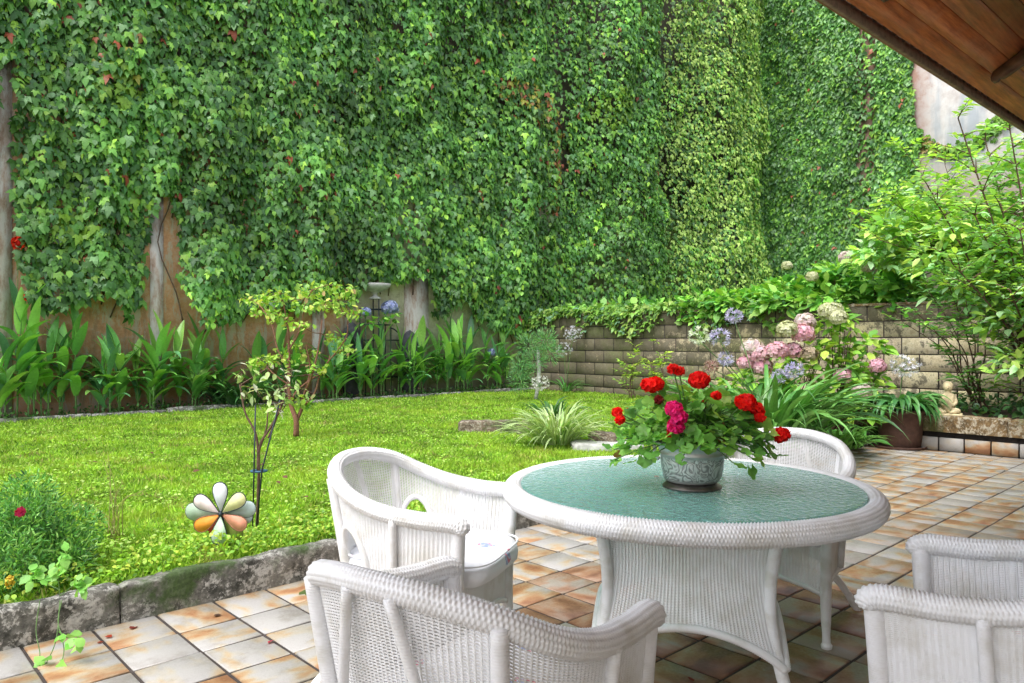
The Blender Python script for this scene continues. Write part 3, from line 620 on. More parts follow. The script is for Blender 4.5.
def woven(Pf, L, rows, pitch=.018, A=.0015, hh=.0022, mask=None, u0=0., u1=1.):
    nst = max(2, int(round(L/pitch))); m = nst*4+1; u = np.linspace(u0, u1, m); T = (np.arange(rows)+.5)/rows
    U, TT = np.meshgrid(u, T, indexing='xy')                           # rows x m
    C, Nn = Pf(U.ravel(), TT.ravel()); C2, _ = Pf(U.ravel(), TT.ravel()+.004); Vd = nz(C2-C)
    k = np.repeat(np.arange(rows), m); ph = 2*PI*(np.tile(np.arange(m), rows)/4.)+PI*0*k
    off = A*np.cos(ph)
    jit = 1+.0*ph
    a = C+Nn*off[:, None]-Vd*hh; b = C+Nn*(off+.0012)[:, None]; c = C+Nn*off[:, None]+Vd*hh
    V = np.stack([a, b, c], 1).reshape(-1, 3); i = np.arange(rows)[:, None]*m+np.arange(m-1)[None]; i = i.ravel()
    um = (U[:, :-1]+U[:, 1:]).ravel()/2; tm = TT[:, :-1].ravel()
    if mask is not None: keep = ~mask(um, tm); i = i[keep]
    F1 = np.stack([i*3, (i+1)*3, (i+1)*3+1, i*3+1], 1); F2 = F1+1
    mb = MB(); mb.add(V, np.vstack([F1, F2]))
    for j in range(nst+1):
        uu = u0+(u1-u0)*j/nst; ts = np.linspace(0, 1, 22); ok = np.ones(22, bool)
        if mask is not None: ok = ~mask(np.full(22, uu), ts)
        P, _ = Pf(np.full(22, uu), ts); run = []
        for q_ in range(23):
            if q_ < 22 and ok[q_]: run.append(P[q_])
            else:
                if len(run) > 1: mb.add(*tube(run, .0020, 4, False, up=(.3, .2, .9)))
                run = []
    return mb
RIM = np.array([(.283, .285, .600), (.292, .255, .640), (.300, .12, .648), (.305, -.02, .668), (.287, -.14, .708), (.228, -.235, .762), (.12, -.288, .792), (0, -.305, .800)])
BAS = np.array([(.265, .245), (.268, .24), (.272, .10), (.265, -.03), (.240, -.115), (.185, -.168), (.098, -.198), (0, -.208)])
rim = np.vstack([RIM, RIM[-2::-1]*[-1, 1, 1]]); bas = np.vstack([BAS, BAS[-2::-1]*[-1, 1]])
RS = spline(rim, 600); BS = spline(np.column_stack([bas, np.zeros(len(bas))]), 600); UU = np.linspace(0, 1, 600)
_t = nz(np.gradient(RS, axis=0)*[1, 1, 0]); OUTN = np.stack([_t[:, 1], -_t[:, 0], 0*_t[:, 0]], 1)
if (OUTN[300]@np.array([0, -1, 0])) < 0: OUTN = -OUTN
def bz(u): return .20+.065*np.abs(np.sin((np.clip(u, 0, 1)*3)*PI))**.8
def chairP(u, t):
    R_ = np.stack([np.interp(u, UU, RS[:, k]) for k in range(3)], 1); B_ = np.stack([np.interp(u, UU, BS[:, k]) for k in range(2)], 1)
    nn = np.stack([np.interp(u, UU, OUTN[:, k]) for k in range(3)], 1); w = np.clip(t, 0, 1.05)**1.25; zb = bz(u)
    xy = B_+(R_[:, :2]-B_)*w[:, None]; z = zb+(R_[:, 2]-.02-zb)*t; return np.column_stack([xy, z]), nz(nn)
def in_hole(u, t):
    P, _ = chairP(u, t); r = np.zeros(len(u), bool)
    for uc in (HU, 1-HU): r |= (((u-uc)/.052)**2+((P[:, 2]-.40)/.185)**2 < 1) & (P[:, 2] > .40)
    return r
HU = 4.25/14
def make_chair():
    t = thing('wicker_armchair', (0, 0, 0), 'x', 'chair')
    m = MB(); m.add(*wicker_tube(RS[8:-8], np.array([.034, .032, .029, .028, .029, .032, .034])-.0070, 36, .0095, amp=.0060, cells=13)); m.build('rolled_rim', MAT['wicker'], t, True)
    L = arclen(RS)[-1]*.95; m = woven(chairP, L, 80, .0125, mask=in_hole, u0=.035, u1=.965); m.build('woven_back_and_arms', MAT['wicker'], t, True)
    for uc in (HU, 1-HU):
        a = np.linspace(0, PI, 30); us = uc-.056*np.cos(a); zs = .40+.198*np.sin(a); pts = []
        for u_, z_ in zip(us, zs):
            R_ = np.interp(u_, UU, RS[:, 2]); zb = float(bz(np.array(u_))); tt = (z_-zb)/(R_-.02-zb); P, n_ = chairP(np.array([u_]), np.array([tt])); pts.append(P[0]+n_[0]*.004)
        m = MB(); m.add(*wicker_tube(pts, .011, 12, .007, amp=.0014, cells=8)); m.build('arch_trim', MAT['wicker'], t, True)
    # bottom trim following the skirt
    us = np.linspace(.03, .97, 160); P, n_ = chairP(us, np.full(160, .0)); m = MB(); m.add(*wicker_tube(P+n_*.002, .0105, 12, .008, amp=.0012, cells=8)); m.build('skirt_trim', MAT['wicker'], t, True)
    # seat and front skirt
    a = np.arange(0, 40)*2*PI/40; xs = .255*np.sign(np.cos(a))*np.abs(np.cos(a))**.55; ys = -.01+.245*np.sign(np.sin(a))*np.abs(np.sin(a))**.55
    V = np.vstack([np.column_stack([xs, ys, 0*a+.385]), np.column_stack([xs, ys, 0*a+.400])]); Fs = [np.array([[i, (i+1) % 40, 40+(i+1) % 40, 40+i] for i in range(40)]), np.array([list(range(40, 80)), list(range(39, -1, -1))])]
    mk('seat', V, Fs, MAT['wicker'], t)
    def fp(u, t_): x = -.262+.524*u; zb = .205+.06*np.sin(u*PI)**.8*1; return np.column_stack([x, np.full_like(x, .245)+.012*np.sin(u*PI), zb+(.40-zb)*t_]), np.tile([0, 1., 0], (len(u), 1))
    m = woven(fp, .53, 33, .0125); u_ = np.linspace(0, 1, 50); P, _ = fp(u_, np.zeros(50)); m.add(*wicker_tube(P, .0105, 12, .008, amp=.0012, cells=8)); m.build('front_skirt', MAT['wicker'], t, True)
    for sx in (-1, 1):
        P = spline([(sx*.284, .262, .63), (sx*.276, .254, .48), (sx*.268, .247, .30), (sx*.268, .250, .16), (sx*.270, .254, .05), (sx*.272, .256, .0)], 50)
        R_ = np.interp(np.linspace(0, 1, 50), [0, .5, .68, .78, .9, .94, 1], [.024, .022, .020, .016, .017, .023, .021]); m = MB(); m.add(*tube(P, R_, 16)); m.build('leg', MAT['wrap'], t, True)
        q0, n0 = chairP(np.array([.5-sx*.145]), np.array([1.03])); q1, n1 = chairP(np.array([.5-sx*.145]), np.array([.4])); q2, n2 = chairP(np.array([.5-sx*.145]), np.array([.0]))
        P = spline([q0[0]+n0[0]*.012, q1[0]+n1[0]*.016, q2[0]+n2[0]*.016, q2[0]+n2[0]*.085-[0, 0, .10], q2[0]+n2[0]*.175-[0, 0, q2[0][2]]], 50); P[-1, 2] = 0
        R_ = np.interp(np.linspace(0, 1, 50), [0, .5, .85, .93, 1], [.017, .018, .016, .022, .021]); m = MB(); m.add(*tube(P, R_, 14)); m.build('leg', MAT['wrap'], t, True)
        a0, m0 = chairP(np.array([.5-sx*.03]), np.array([1.02])); a1, m1 = chairP(np.array([.5-sx*.135]), np.array([.10]))
        m = MB(); m.add(*tube(spline([a0[0]+m0[0]*.016, (a0[0]+a1[0])/2+m0[0]*.030, a1[0]+m1[0]*.022], 20), .011, 10)); m.build('brace', MAT['wrap'], t, True)
        u_ = .5-sx*.315; b0, m0 = chairP(np.array([u_]), np.array([1.03])); b1, m1 = chairP(np.array([u_]), np.array([.5])); b2, m2 = chairP(np.array([u_]), np.array([.02]))
        m = MB(); m.add(*tube(spline([b0[0]+m0[0]*.012, b1[0]+m1[0]*.012, b2[0]+m2[0]*.01], 20), .015, 10)); m.build('side_post', MAT['wrap'], t, True)
    return t
def make_cushion(label, loc, rz):
    t_ = []; n = 36; mV = []; 
    a = np.arange(64)*2*PI/64
    prof = [(0.02, .0), (.5, .0), (.9, .004), (.985, .018), (1.0, .045), (.985, .07), (.90, .088), (.6, .097), (.3, .100), (0.02, .101)]
    for s_, z in prof:
        x = .245*s_*np.sign(np.cos(a))*np.abs(np.cos(a))**.42; y = .285*s_*np.sign(np.sin(a))*np.abs(np.sin(a))**.42
        w = .004*np.sin(a*7+z*40)*s_; mV.append(np.column_stack([x*(1+w), y*(1+w), z+.003*np.cos(5*a)*s_]))
    V = np.concatenate(mV); m = len(prof); i = np.arange(m-1)[:, None]; j = np.arange(64)[None]
    Fs = [np.stack([i*64+j, i*64+(j+1) % 64, (i+1)*64+(j+1) % 64, (i+1)*64+j], -1).reshape(-1, 4), np.array([list(range(63, -1, -1)), list(range((m-1)*64, m*64))])]
    o = mk('seat_cushion', V, Fs, MAT['cushion'], None, None, True); o.location = [float(x) for x in loc]; o.rotation_euler = (0, 0, rz)
    tag(o, label, 'cushion', 'white cushions on the wicker armchairs')
    p = MB(); x = .243*np.sign(np.cos(a))*np.abs(np.cos(a))**.42; y = .283*np.sign(np.sin(a))*np.abs(np.sin(a))**.42
    P = np.column_stack([x, y, 0*a+.083]); P = np.vstack([P, P[:1]]); Pr, _ = resample(P, .01); p.add(*tube(Pr[:-1], .004, 6, False, True)); p.build('piping', MAT['cushion'], o, True)
    return o
def wdir(dx, dz): v = RT*dx+FW*dz; return math.atan2(v[1], v[0])-PI/2      # local +Y faces this way
chair = make_chair()
def put_chair(c, origin, face, label):
    loc = cw(*origin); c.location = [float(x) for x in loc]; c.rotation_euler = (0, 0, wdir(*face)); c['label'] = label; c['group'] = 'white wicker armchairs round the table'; return loc, wdir(*face)
def org(mid, face): f = np.array(face)/np.hypot(*face); return tuple(np.array(mid)-.27*f), tuple(f)
oA, fA = org((-.08, 2.725), (.95, -.31)); oB, fB = org((.075, 1.835), (.57, .82)); oD, fD = org((1.03, 2.0), (-.78, .62))
fC = (-.556, -.83); n_ = np.hypot(*fC); fC = (fC[0]/n_, fC[1]/n_); oC = (1.265-.27*(-fC[1])-.25*fC[0], 3.03-.27*fC[0]-.25*fC[1])
cs = [chair]+[copy_tree(chair) for _ in range(3)]
put_chair(cs[0], oA, fA, 'white wicker armchair left of the table, its back to the lawn and floral cushion visible')
put_chair(cs[1], oB, fB, 'white wicker armchair in the foreground left of centre, seen from behind its rounded back')
put_chair(cs[2], (oC[0]+.012, oC[1]), fC, 'white wicker armchair on the far side of the table, behind the pot of red geraniums')
put_chair(cs[3], oD, fD, 'white wicker armchair in the bottom right corner, seen over its arms')
def cush(o_, f_, lab, sh=.05): make_cushion(lab, tuple(cw(o_[0]+sh*f_[0], o_[1]+sh*f_[1], .400)), wdir(*f_))
cush(oA, fA, 'white cushion with blue and red flower print, on the armchair that backs onto the lawn')
cush(oB, fB, 'white cushion glimpsed through the arched opening of the nearest armchair')
cush(oD, fD, 'white cushion on the armchair in the bottom right corner', -.03)

# ------------------------------------------------------------------ table
TC = (.632, 2.714); tl = cw(*TC); nrm = np.array([-.21, -.97]); TRZ = wdir(*nrm)
tb = thing('wicker_table', tl, 'round white wicker dining table with a rippled green glass top', 'table', TRZ)
a = np.linspace(0, 2*PI, 400); m = MB()
m.add(*wicker_tube(np.column_stack([.628*np.cos(a), .628*np.sin(a), 0*a+.700]), .0318, 42, .0105, closed=True, amp=.0065, cells=16)); m.build('rolled_rim', MAT['wicker'], tb, True)
m = MB(); V, Fq = lathe([(.001, .722), (.590, .722), (.5985, .7235), (.600, .727), (.5985, .7305), (.590, .732), (.001, .732)], 128); m.add(V, Fq); m.build('glass_top', MAT['glass'], tb, False)
def side_fn(rot):
    c_, s_ = math.cos(rot), math.sin(rot)
    def f(u, t_):
        w = .285-.035*np.sin(np.clip(t_, 0, 1)*PI*.9)*1.0+.02*(1-t_); x = (-1+2*u)*w; y = w+.0
        zb = .20+.115*np.sin(np.clip(u, 0, 1)*PI)**.75; z = zb+(.665-zb)*t_
        return np.column_stack([x*c_-y*s_, x*s_+y*c_, z]), np.tile([-s_, c_, 0.], (len(u), 1))
    return f
for k in range(4):
    f = side_fn(k*PI/2); m = woven(f, .56, 76, .0118); u_ = np.linspace(0, 1, 80); P, _ = f(u_, np.zeros(80)); m.add(*wicker_tube(P, .013, 14, .008, amp=.0016, cells=8))
    m.build('woven_side', MAT['wicker'], tb, True)
    c_, s_ = math.cos(k*PI/2), math.sin(k*PI/2); pts = []
    for z, w in ((.67, .292), (.5, .265), (.35, .262), (.22, .285), (.10, .315), (0, .345)): pts.append((w*c_-w*s_, w*s_+w*c_, z))
    m = MB(); P = spline(pts, 60); R_ = np.interp(np.linspace(0, 1, 60), [0, .7, .92, .96, 1], [.020, .020, .017, .022, .021]); m.add(*tube(P, R_, 14)); m.build('leg', MAT['wrap'], tb, True)
m = MB()
for y in (-.28, .28): m.add(*tube([(-.29, y, .672), (.29, y, .672)], .014, 10)); m.add(*tube([(y, -.29, .672), (y, .29, .672)], .014, 10))
for d_ in (0, PI/2):
    for o_ in (-.02, .02): m.add(*tube([(-.60*math.cos(d_)-o_*math.sin(d_), -.60*math.sin(d_)+o_*math.cos(d_), .700), (.60*math.cos(d_)-o_*math.sin(d_), .60*math.sin(d_)+o_*math.cos(d_), .700)], .013, 10))
m.build('support_frame', MAT['wrap'], tb, True)
def disc(u, t_): r = .02+.575*t_; a_ = u*2*PI; return np.column_stack([r*np.cos(a_), r*np.sin(a_), 0*r+.684]), np.tile([0, 0, 1.], (len(u), 1))

# ------------------------------------------------------------------ pewter pot and geranium
POT = gp(692, 487.5, .733); POT[2] = .7325
pt = thing('planter_pot', POT, 'engraved pewter bowl on a dark foot, standing on the glass table', 'pot')
m = MB(); m.add(*lathe([(.001, .001), (.094, .001), (.102, .004), (.102, .010), (.090, .018), (.080, .024), (.001, .024)], 64)); m.build('foot', MAT['tarnish'], pt, True)
pr = [(.070, .021), (.080, .023), (.088, .028), (.094, .040), (.099, .065), (.103, .095), (.1045, .112), (.108, .115), (.1055, .118), (.109, .132), (.118, .150), (.121, .153), (.118, .155), (.110, .147), (.100, .125), (.098, .10), (.001, .10)]
m = MB(); m.add(*lathe([(a_*1.06, b_*1.06) for a_, b_ in pr], 96)); m.build('bowl', MAT['pewter'], pt, True)
for s_ in (1, -1):
    d_ = RT*s_*.115; sd = FW*.02*s_; m = MB(); m.add(*tube(spline([d_+[0, 0, .10]-FW*0, d_*1.14+[0, 0, .13], d_*1.10+[0, 0, .19], d_*.98+[0, 0, .21]], 20), .006, 8)); m.build('handle', MAT['pewter'], pt, True)
m = MB(); V, Fq = lathe([(.104, .135), (.06, .142), (.001, .145)], 40); m.add(V, Fq); m.build('potting_soil', MAT['soil'], pt, True)

def head_flowers(mb, c, r, n, cols, fs, squash=1.0, petals=5):
    D = rdir(n); P = np.asarray(c)+D*r*np.array([1, 1, squash])*(.85+.2*rng.random((n, 1)))
    mb.add(*ball(c, r*.62, 10, squash), np.asarray(cols[0])*.9)
    for k in range(petals):
        a_ = 2*PI*k/petals; s1 = nz(np.cross(D, [0.1, .2, 1])); s2 = np.cross(D, s1); tip = s1*math.cos(a_)+s2*math.sin(a_)+D*.25
        cc = pick(cols, n, jit=.12); V, Fs, C = leaves(P, tip, D, fs*(.85+.3*rng.random(n)), T_PETAL, cc, 1.15); mb.add(V, Fs, C)
gt = thing('geranium', POT+[0, 0, .14], 'bushy geranium with scarlet and one magenta flower head spilling from the pewter bowl', 'flower')
heads = [(650, 385, .022, 0), (656, 384, .018, 0), (673, 369, .014, 0), (679, 371, .013, 0), (699, 380, .028, 0), (746, 402, .027, 0), (754, 410, .027, 0), (760, 417, .015, 0), (674, 409, .019, 1), (679, 417, .018, 1), (676, 426, .018, 1), (782, 434.5, .019, 0), (779, 438, .014, 0), (617, 412, .014, 0), (620, 420, .011, 0), (704, 403, .015, 0), (697, 405, .012, 0), (716, 396, .012, 0), (671, 434, .012, 0), (630, 411, .010, 0), (659, 400, .010, 2)]
g0 = POT+[0, 0, .14]; zc = (POT-CAM)@FW; tops = []
for px, py, r, kind in heads:
    P = dp(px, py, zc+(rng.uniform(-.14, .06) if kind != 1 else -.20))-g0; m = MB(); cols = [[(.78, .006, .006), (.88, .02, .012)], [(.72, .01, .16), (.80, .03, .22)], [(.18, .01, .01)]][kind]
    head_flowers(m, P, r, int(26*(r/.022)**1.6)+8, cols, .019 if r > .015 else .013, .7); m.build('flower_head', MAT['petal'], gt); tops.append(P)
m = MB(); n = 720
cen = rdir(n); cen[:, 2] = np.abs(cen[:, 2])*.9-.12; rad = rng.random(n)**.45
P = cen*rad[:, None]*(RT[None]*0+1)
Q = (P@np.stack([RT, FW, [0, 0, 1]], 1)); Q = Q*np.array([.285, .21, .235]); Q[:, 0] += -.01; Q[:, 2] += .02
# droop at the sides
dr = np.hypot(Q[:, 0]/.29, Q[:, 1]/.22); Q[:, 2] -= .10*np.clip(dr-.45, 0, 1)*rng.random(n)
P = Q[:, :1]*RT+Q[:, 1:2]*FW+Q[:, 2:3]*np.array([0, 0, 1])
ok = ~((np.hypot(Q[:, 0], Q[:, 1]) < .20) & (Q[:, 2] < .03) & (Q[:, 1] < .12)); P = P[ok]; n = len(P)
outd = nz(P*[1, 1, .3]+1e-3); nr = nz(outd*.55+np.array([0, 0, .75])+.3*rng.standard_normal((n, 3))); tip = outd*.8+rng.normal(0, .5, (n, 3))-[0, 0, .2]
c = pick([(.14, .36, .06), (.20, .46, .08), (.28, .54, .10), (.38, .58, .10)], n, [3, 4, 3, 1]); c[rng.random(n) < .004] = (.30, .16, .05)
m.add(*leaves(P, tip, nr, .048*(.5+.7*rng.random(n)), T_ROUND, c)); m.build('foliage', MAT['leaf'], gt)
m = MB()
for p in P[::3]: m.add(*tube(spline([rng.normal(0, .03, 3)*[1, 1, 0], p*.5+[0, 0, .03], p], 7), .0022, 4), (.3, .5, .2))
for p in tops: m.add(*tube(spline([rng.normal(0, .04, 3)*[1, 1, 0], p*.55+[0, 0, .0], p], 8), .0025, 4), (.3, .5, .2))
m.build('stems', MAT['stem'], gt)
pp = gp(653.5, 476.5, .734); V, Fs, C = leaves([pp], [RT], [[0, .1, 1]], .022, T_PETAL, np.array([[.65, .02, .01]])); o = mk('fallen_petal', V-pp, Fs, MAT['petal'], None, C); o.location = [float(x) for x in pp]
tag(o, 'single red petal lying on the glass table beside the pewter bowl', 'petal')
# ================================================================== PLANTS
def blade(mb, base, az, el0, el1, L, W, col, n=9, shape='strap', fold=.25, twist=0.0, col2=None):
    s = np.linspace(0, 1, n); el = el0+(el1-el0)*s**1.3; d = np.stack([np.cos(el)*math.cos(az), np.cos(el)*math.sin(az), np.sin(el)], 1)
    P = np.asarray(base)+np.vstack([[0, 0, 0], np.cumsum((d[:-1]+d[1:])/2*L/(n-1), 0)])
    sd = np.array([-math.sin(az), math.cos(az), 0]); up = np.cross(d, sd); up *= -1 if up[0, 2] < 0 and el0 < 1.2 else 1
    sdt = sd*np.cos(twist*s)[:, None]+up*np.sin(twist*s)[:, None]
    if shape == 'strap': w = np.minimum(1, 1.3-1.3*s**3)*np.minimum(1, .6+s*2); w = w*np.clip((1-s)*4, .05, 1)
    elif shape == 'canna': w = np.sin(np.clip(s*.93+.06, 0, 1)**.85*PI)**.8+.03
    else: w = np.sin(np.clip(s*.96+.03, 0, 1)*PI)**.7+.02
    w = w*W/2; u = up*(fold*w)[:, None]
    V = np.stack([P-sdt*w[:, None]+u, P, P+sdt*w[:, None]+u], 1).reshape(-1, 3)
    i = np.arange(n-1)*3; Fq = np.vstack([np.stack([i, i+1, i+4, i+3], 1), np.stack([i+1, i+2, i+5, i+4], 1)])
    c = np.tile(np.asarray(col, float), (len(V), 1))
    if col2 is not None: c[0::3] = col2; c[2::3] = col2
    mb.add(V, Fq, c); return P
def gcol(base, j=.2): return np.clip(np.asarray(base)*(1+j*rng.standard_normal()), .004, 1)
LZ = .14
def canna(px, ptop, label, nl=7, Y=8.80, cols=((.14, .38, .09), (.24, .52, .09), (.12, .32, .13), (.18, .45, .08), (.30, .56, .12)), flower=None):
    X, t = on_y(px, Y); H = CAM[2]+(341.5-ptop)/F*t-LZ; loc = np.array([X, Y, LZ])
    th = thing('canna', loc, label, 'plant', group='cannas along the garden wall'); m = MB(); az = rng.random()*2*PI; ns = 1+(nl > 6)+(nl > 9)
    ms = MB()
    for st in range(ns):
        b = np.array([rng.normal(0, .07), rng.normal(0, .05), 0])*(st > 0); h = H*(.70 if st == 0 else .50+.15*rng.random()); lean = rng.normal(0, .05, 2)
        P = spline([b, b+[lean[0]*.3, lean[1]*.3, h*.5], b+[lean[0], lean[1], h]], 10); ms.add(*tube(P, np.linspace(.014, .007, 10), 6), (.3, .5, .2))
        k_ = max(4, int(nl*2.2)//ns)
        for k in range(k_):
            f = (k+.4)/k_; z = P[int(2+6.9*f)]; az += 2.4+rng.normal(0, .4); top = f > .75
            L = (.50 if not top else .52)*H/1.6*(1+.25*rng.standard_normal()*.6); L = np.clip(L*1.25, .30, .66)
            blade(m, z, az if rng.random() > .35 else rng.choice([YAW-PI/2, YAW+PI/2])+rng.normal(0, .4), (1.05 if not top else 1.4)+rng.normal(0, .12), (-.15 if not top else .95)+rng.normal(0, .35), L, L*(.20+.06*rng.random()), gcol(cols[rng.integers(0, len(cols))]), 9, 'canna', .3)
    ms.build('stem', MAT['stem'], th, True); m.build('foliage', MAT['gloss'], th, True)
    if flower:
        for (fx, fy, r) in flower:
            c_ = dp(fx, fy, t*1.0); c_ = c_-loc; mf = MB(); head_flowers(mf, c_, r, 16, [(.62, .02, .01), (.72, .05, .015)], r*1.0, 1.3, 3); mf.build('flower_head', MAT['petal'], th)
            mq = MB(); mq.add(*tube(spline([[0, 0, H*.4], [c_[0]*.7, c_[1]*.5, H*.7], c_], 8), .005, 5)); mq.build('flower_stalk', MAT['stem'], th)
canna(5, 325, 'canna at the far left edge of the bed with drooping bluish leaves', 8, 8.72)
canna(17, 262, 'tall canna near the left edge with a scarlet flower high above it', 6, 8.78, flower=[(18, 243, .055), (27, 297, .03)])
canna(34, 290, 'canna with two upright light green leaves, next to the red flowering one', 8, 8.75)
canna(76, 284, 'tall slender canna with one leaf pointing straight up, against bare reddish plaster', 5, 8.78)
canna(98, 330, 'medium canna with a broad upright leaf, right of the slender tall one', 6, 8.8)
canna(120, 318, 'short leafy canna at the left foot of the whitewashed pilaster', 9, 8.7)
canna(138, 335, 'low canna bending right in front of the whitewashed pilaster', 7, 8.82)
canna(163, 312, 'canna with yellowish green upright leaves right of the whitewashed pilaster', 8, 8.75)
canna(180, 325, 'small canna between the whitewashed pilaster and the strap leaved clump', 6, 8.82)
canna(205, 312, 'canna rising behind the left side of the strap leaved clump', 9, 8.85)
canna(222, 328, 'small canna hidden behind the dark strap leaved clump', 6, 8.88)
canna(296, 322, 'canna seen through the crown of the yellow leaved young tree', 9, 8.8)
canna(322, 330, 'low canna at the right edge of the young tree crown', 7, 8.82)
canna(345, 322, 'canna with a wide rounded leaf left of the stone bowl stand', 9, 8.75)
canna(361, 320, 'canna standing under the stone bowl, with one wide blue green leaf', 8, 8.7)
canna(381, 306, 'canna with one narrow bright leaf standing straight up below the blue flowers', 7, 8.68)
canna(398, 322, 'canna arching left below the blue flowers', 8, 8.72)
canna(420, 316, 'leafy canna in front of the pale wall pilaster', 9, 8.75)
canna(437, 330, 'small canna between the pale pilaster and the tall pair to its right', 6, 8.8)
canna(456, 305, 'tall canna with fan of broad light leaves right of the pale pilaster', 10, 8.75)
canna(472, 312, 'tall canna next to the fan leaved one, third from the right end of the row', 8, 8.8)
canna(488, 318, 'slim dark stemmed canna, second from the right end of the row', 6, 8.78)
canna(506, 316, 'last canna at the right end of the row, with a broad upright leaf', 6, 8.78)

canna(48, 318, 'second canna right of the red flowering one, with arching yellowish leaves', 7, 8.84)
canna(62, 322, 'canna just left of the tall slender one, in the back of the bed', 7, 8.9)
canna(110, 340, 'short canna at the front edge of the bed, left of the whitewashed pilaster', 7, 8.6)
canna(150, 326, 'canna directly in front of the whitewashed pilaster foot', 8, 8.66)
canna(192, 330, 'low canna at the front of the bed, left of the strap leaved clump', 7, 8.62)
canna(262, 330, 'canna behind the sapling crown, right of the strap leaved clump', 7, 8.82)
canna(280, 318, 'canna just left of the forked young tree', 7, 8.78)
canna(333, 334, 'front canna right of the young tree, leaning over the edging', 8, 8.62)
canna(371, 332, 'front canna directly below the stone bowl', 7, 8.6)
canna(410, 330, 'front canna at the foot of the pale pilaster, left side', 8, 8.6)
canna(447, 322, 'bushy canna in front of the gap right of the pale pilaster', 8, 8.65)
canna(464, 334, 'short front canna between the two tallest at the right end', 7, 8.6)
canna(497, 334, 'short front canna by the small blue flower at the right end', 7, 8.62)

def strap_clump(name, loc, n, L, W, cols, label, cat, group=None, el=(.7, 1.45), droop=(-.9, -.2), mat='gloss', spread=.12, edge=None, parent=None, H0=0):
    th = parent or thing(name, loc, label, cat, group=group); m = MB()
    for _ in range(n):
        az = rng.random()*2*PI; r = spread*rng.random()**.5; b = [r*math.cos(az), r*math.sin(az), H0]; l = L*(.65+.5*rng.random())
        blade(m, b, az+rng.normal(0, .35), rng.uniform(*el), rng.uniform(*droop), l, W*(.8+.4*rng.random()), gcol(cols[rng.integers(0, len(cols))]), 11, 'strap', .35, rng.normal(0, .3), None if edge is None or rng.random() < .2 else gcol(edge, .1))
    m.build('foliage', MAT[mat], th, True); return th
def umbel(th, loc, px, py, z, r, cols, base=(0, 0, .1), n=38):
    c = dp(px, py, z)-loc; m = MB(); D = rdir(n); D[:, 2] = D[:, 2]*.8+.15; P = c+D*r*(.75+.3*rng.random((n, 1)))
    for k in range(5):
        a_ = 2*PI*k/5; s1 = nz(np.cross(D, [.1, .2, 1])); s2 = np.cross(D, s1); m.add(*leaves(P, D*.8+s1*math.cos(a_)*.7+s2*math.sin(a_)*.7, D, .045, T_THIN, pick(cols, n, jit=.1), 1.6))
    for p in P[::2]: m.add(*tube([c-[0, 0, r*.3], p], .0016, 3, False), (.15, .3, .1))
    m.build('flower_head', MAT['petal'], th); q = MB(); q.add(*tube(spline([base, (np.asarray(base)+c)/2+[.02, .02, .05], c-[0, 0, r*.3]], 10), .005, 5)); q.build('flower_stalk', MAT['stem'], th)
LIL = [(.46, .42, .66), (.58, .55, .74), (.38, .34, .60)]; GRN = [(.07, .22, .05), (.10, .29, .06), (.15, .36, .08)]; WHT = [(.60, .66, .50), (.66, .70, .60)]
# dark clump on the bed by the wall
X, _ = on_y(242, 8.7); strap_clump('strap_leaved_plant', (X, 8.68, LZ), 90, .95, .045, [(.04, .12, .04), (.06, .17, .05), (.09, .22, .06)], 'dark green strap leaved clump at the wall, left of the young tree', 'plant', el=(.9, 1.5), spread=.28)
X, _ = on_y(228, 8.7); strap_clump('strap_leaved_plant', (X, 8.72, LZ), 50, .8, .045, [(.04, .11, .04), (.06, .14, .05)], 'second darker strap leaved clump, half hidden behind the first', 'plant', el=(.9, 1.5), spread=.2)
# big agapanthus clump
L1 = gp(772, 446, .17)
ag = strap_clump('agapanthus', L1+FW*.25, 300, 1.15, .048, GRN+[(.16, .36, .09)], 'large agapanthus clump with lilac and white flowers behind the table, right of the geranium', 'plant', el=(.85, 1.5), droop=(-1.0, .1), spread=.55)
for px, py, r, c in ((727, 339, .10, LIL), (705, 337, .10, WHT), (741, 316, .075, LIL), (733, 360, .07, LIL), (803, 372, .09, LIL), (718, 368, .06, [(.4, .2, .2), (.5, .35, .3)]), (789, 378, .07, LIL)):
    umbel(ag, L1, px, py, (L1-CAM)@FW+rng.uniform(-.1, .3), r, c, (rng.normal(0, .2), rng.normal(0, .2), .2))
L1 = gp(722, 437, .17); strap_clump('agapanthus', L1, 90, .62, .04, GRN, 'smaller agapanthus clump at the left shoulder of the large one', 'plant', spread=.25)
L1 = gp(838, 447, .10); strap_clump('agapanthus', L1, 60, .42, .03, [(.12, .32, .05), (.17, .40, .07)], 'light green strap leaved clump just above the rim of the far armchair', 'plant', spread=.22)
# agapanthus with two pale umbels near the corner of the block wall
L1 = gp(566, 392, .17); a2 = strap_clump('agapanthus', L1, 30, .55, .03, GRN, 'small agapanthus with two pale lilac flower heads against the mossy corner of the block wall', 'plant', spread=.1)
umbel(a2, L1, 573, 335, (L1-CAM)@FW, .19, [(.62, .60, .74), (.7, .68, .78)], n=60); umbel(a2, L1, 564, 350, (L1-CAM)@FW, .17, [(.62, .60, .74), (.6, .62, .66)], n=45)
# variegated clump on the lawn
L1 = gp(556, 443, LAWN); strap_clump('spider_plant', L1, 260, .62, .022, [(.18, .34, .08), (.26, .40, .12)], 'fountain of cream striped narrow leaves on the lawn beside the low stone edging', 'plant', el=(.6, 1.5), droop=(-1.0, .2), spread=.2, mat='leaf', edge=(.58, .66, .36))
L1 = gp(552, 418, LAWN); strap_clump('spider_plant', L1, 60, .5, .03, [(.06, .17, .04), (.09, .22, .04)], 'plain green grassy tuft just behind the cream striped one', 'plant', el=(.8, 1.5), spread=.25, mat='leaf')
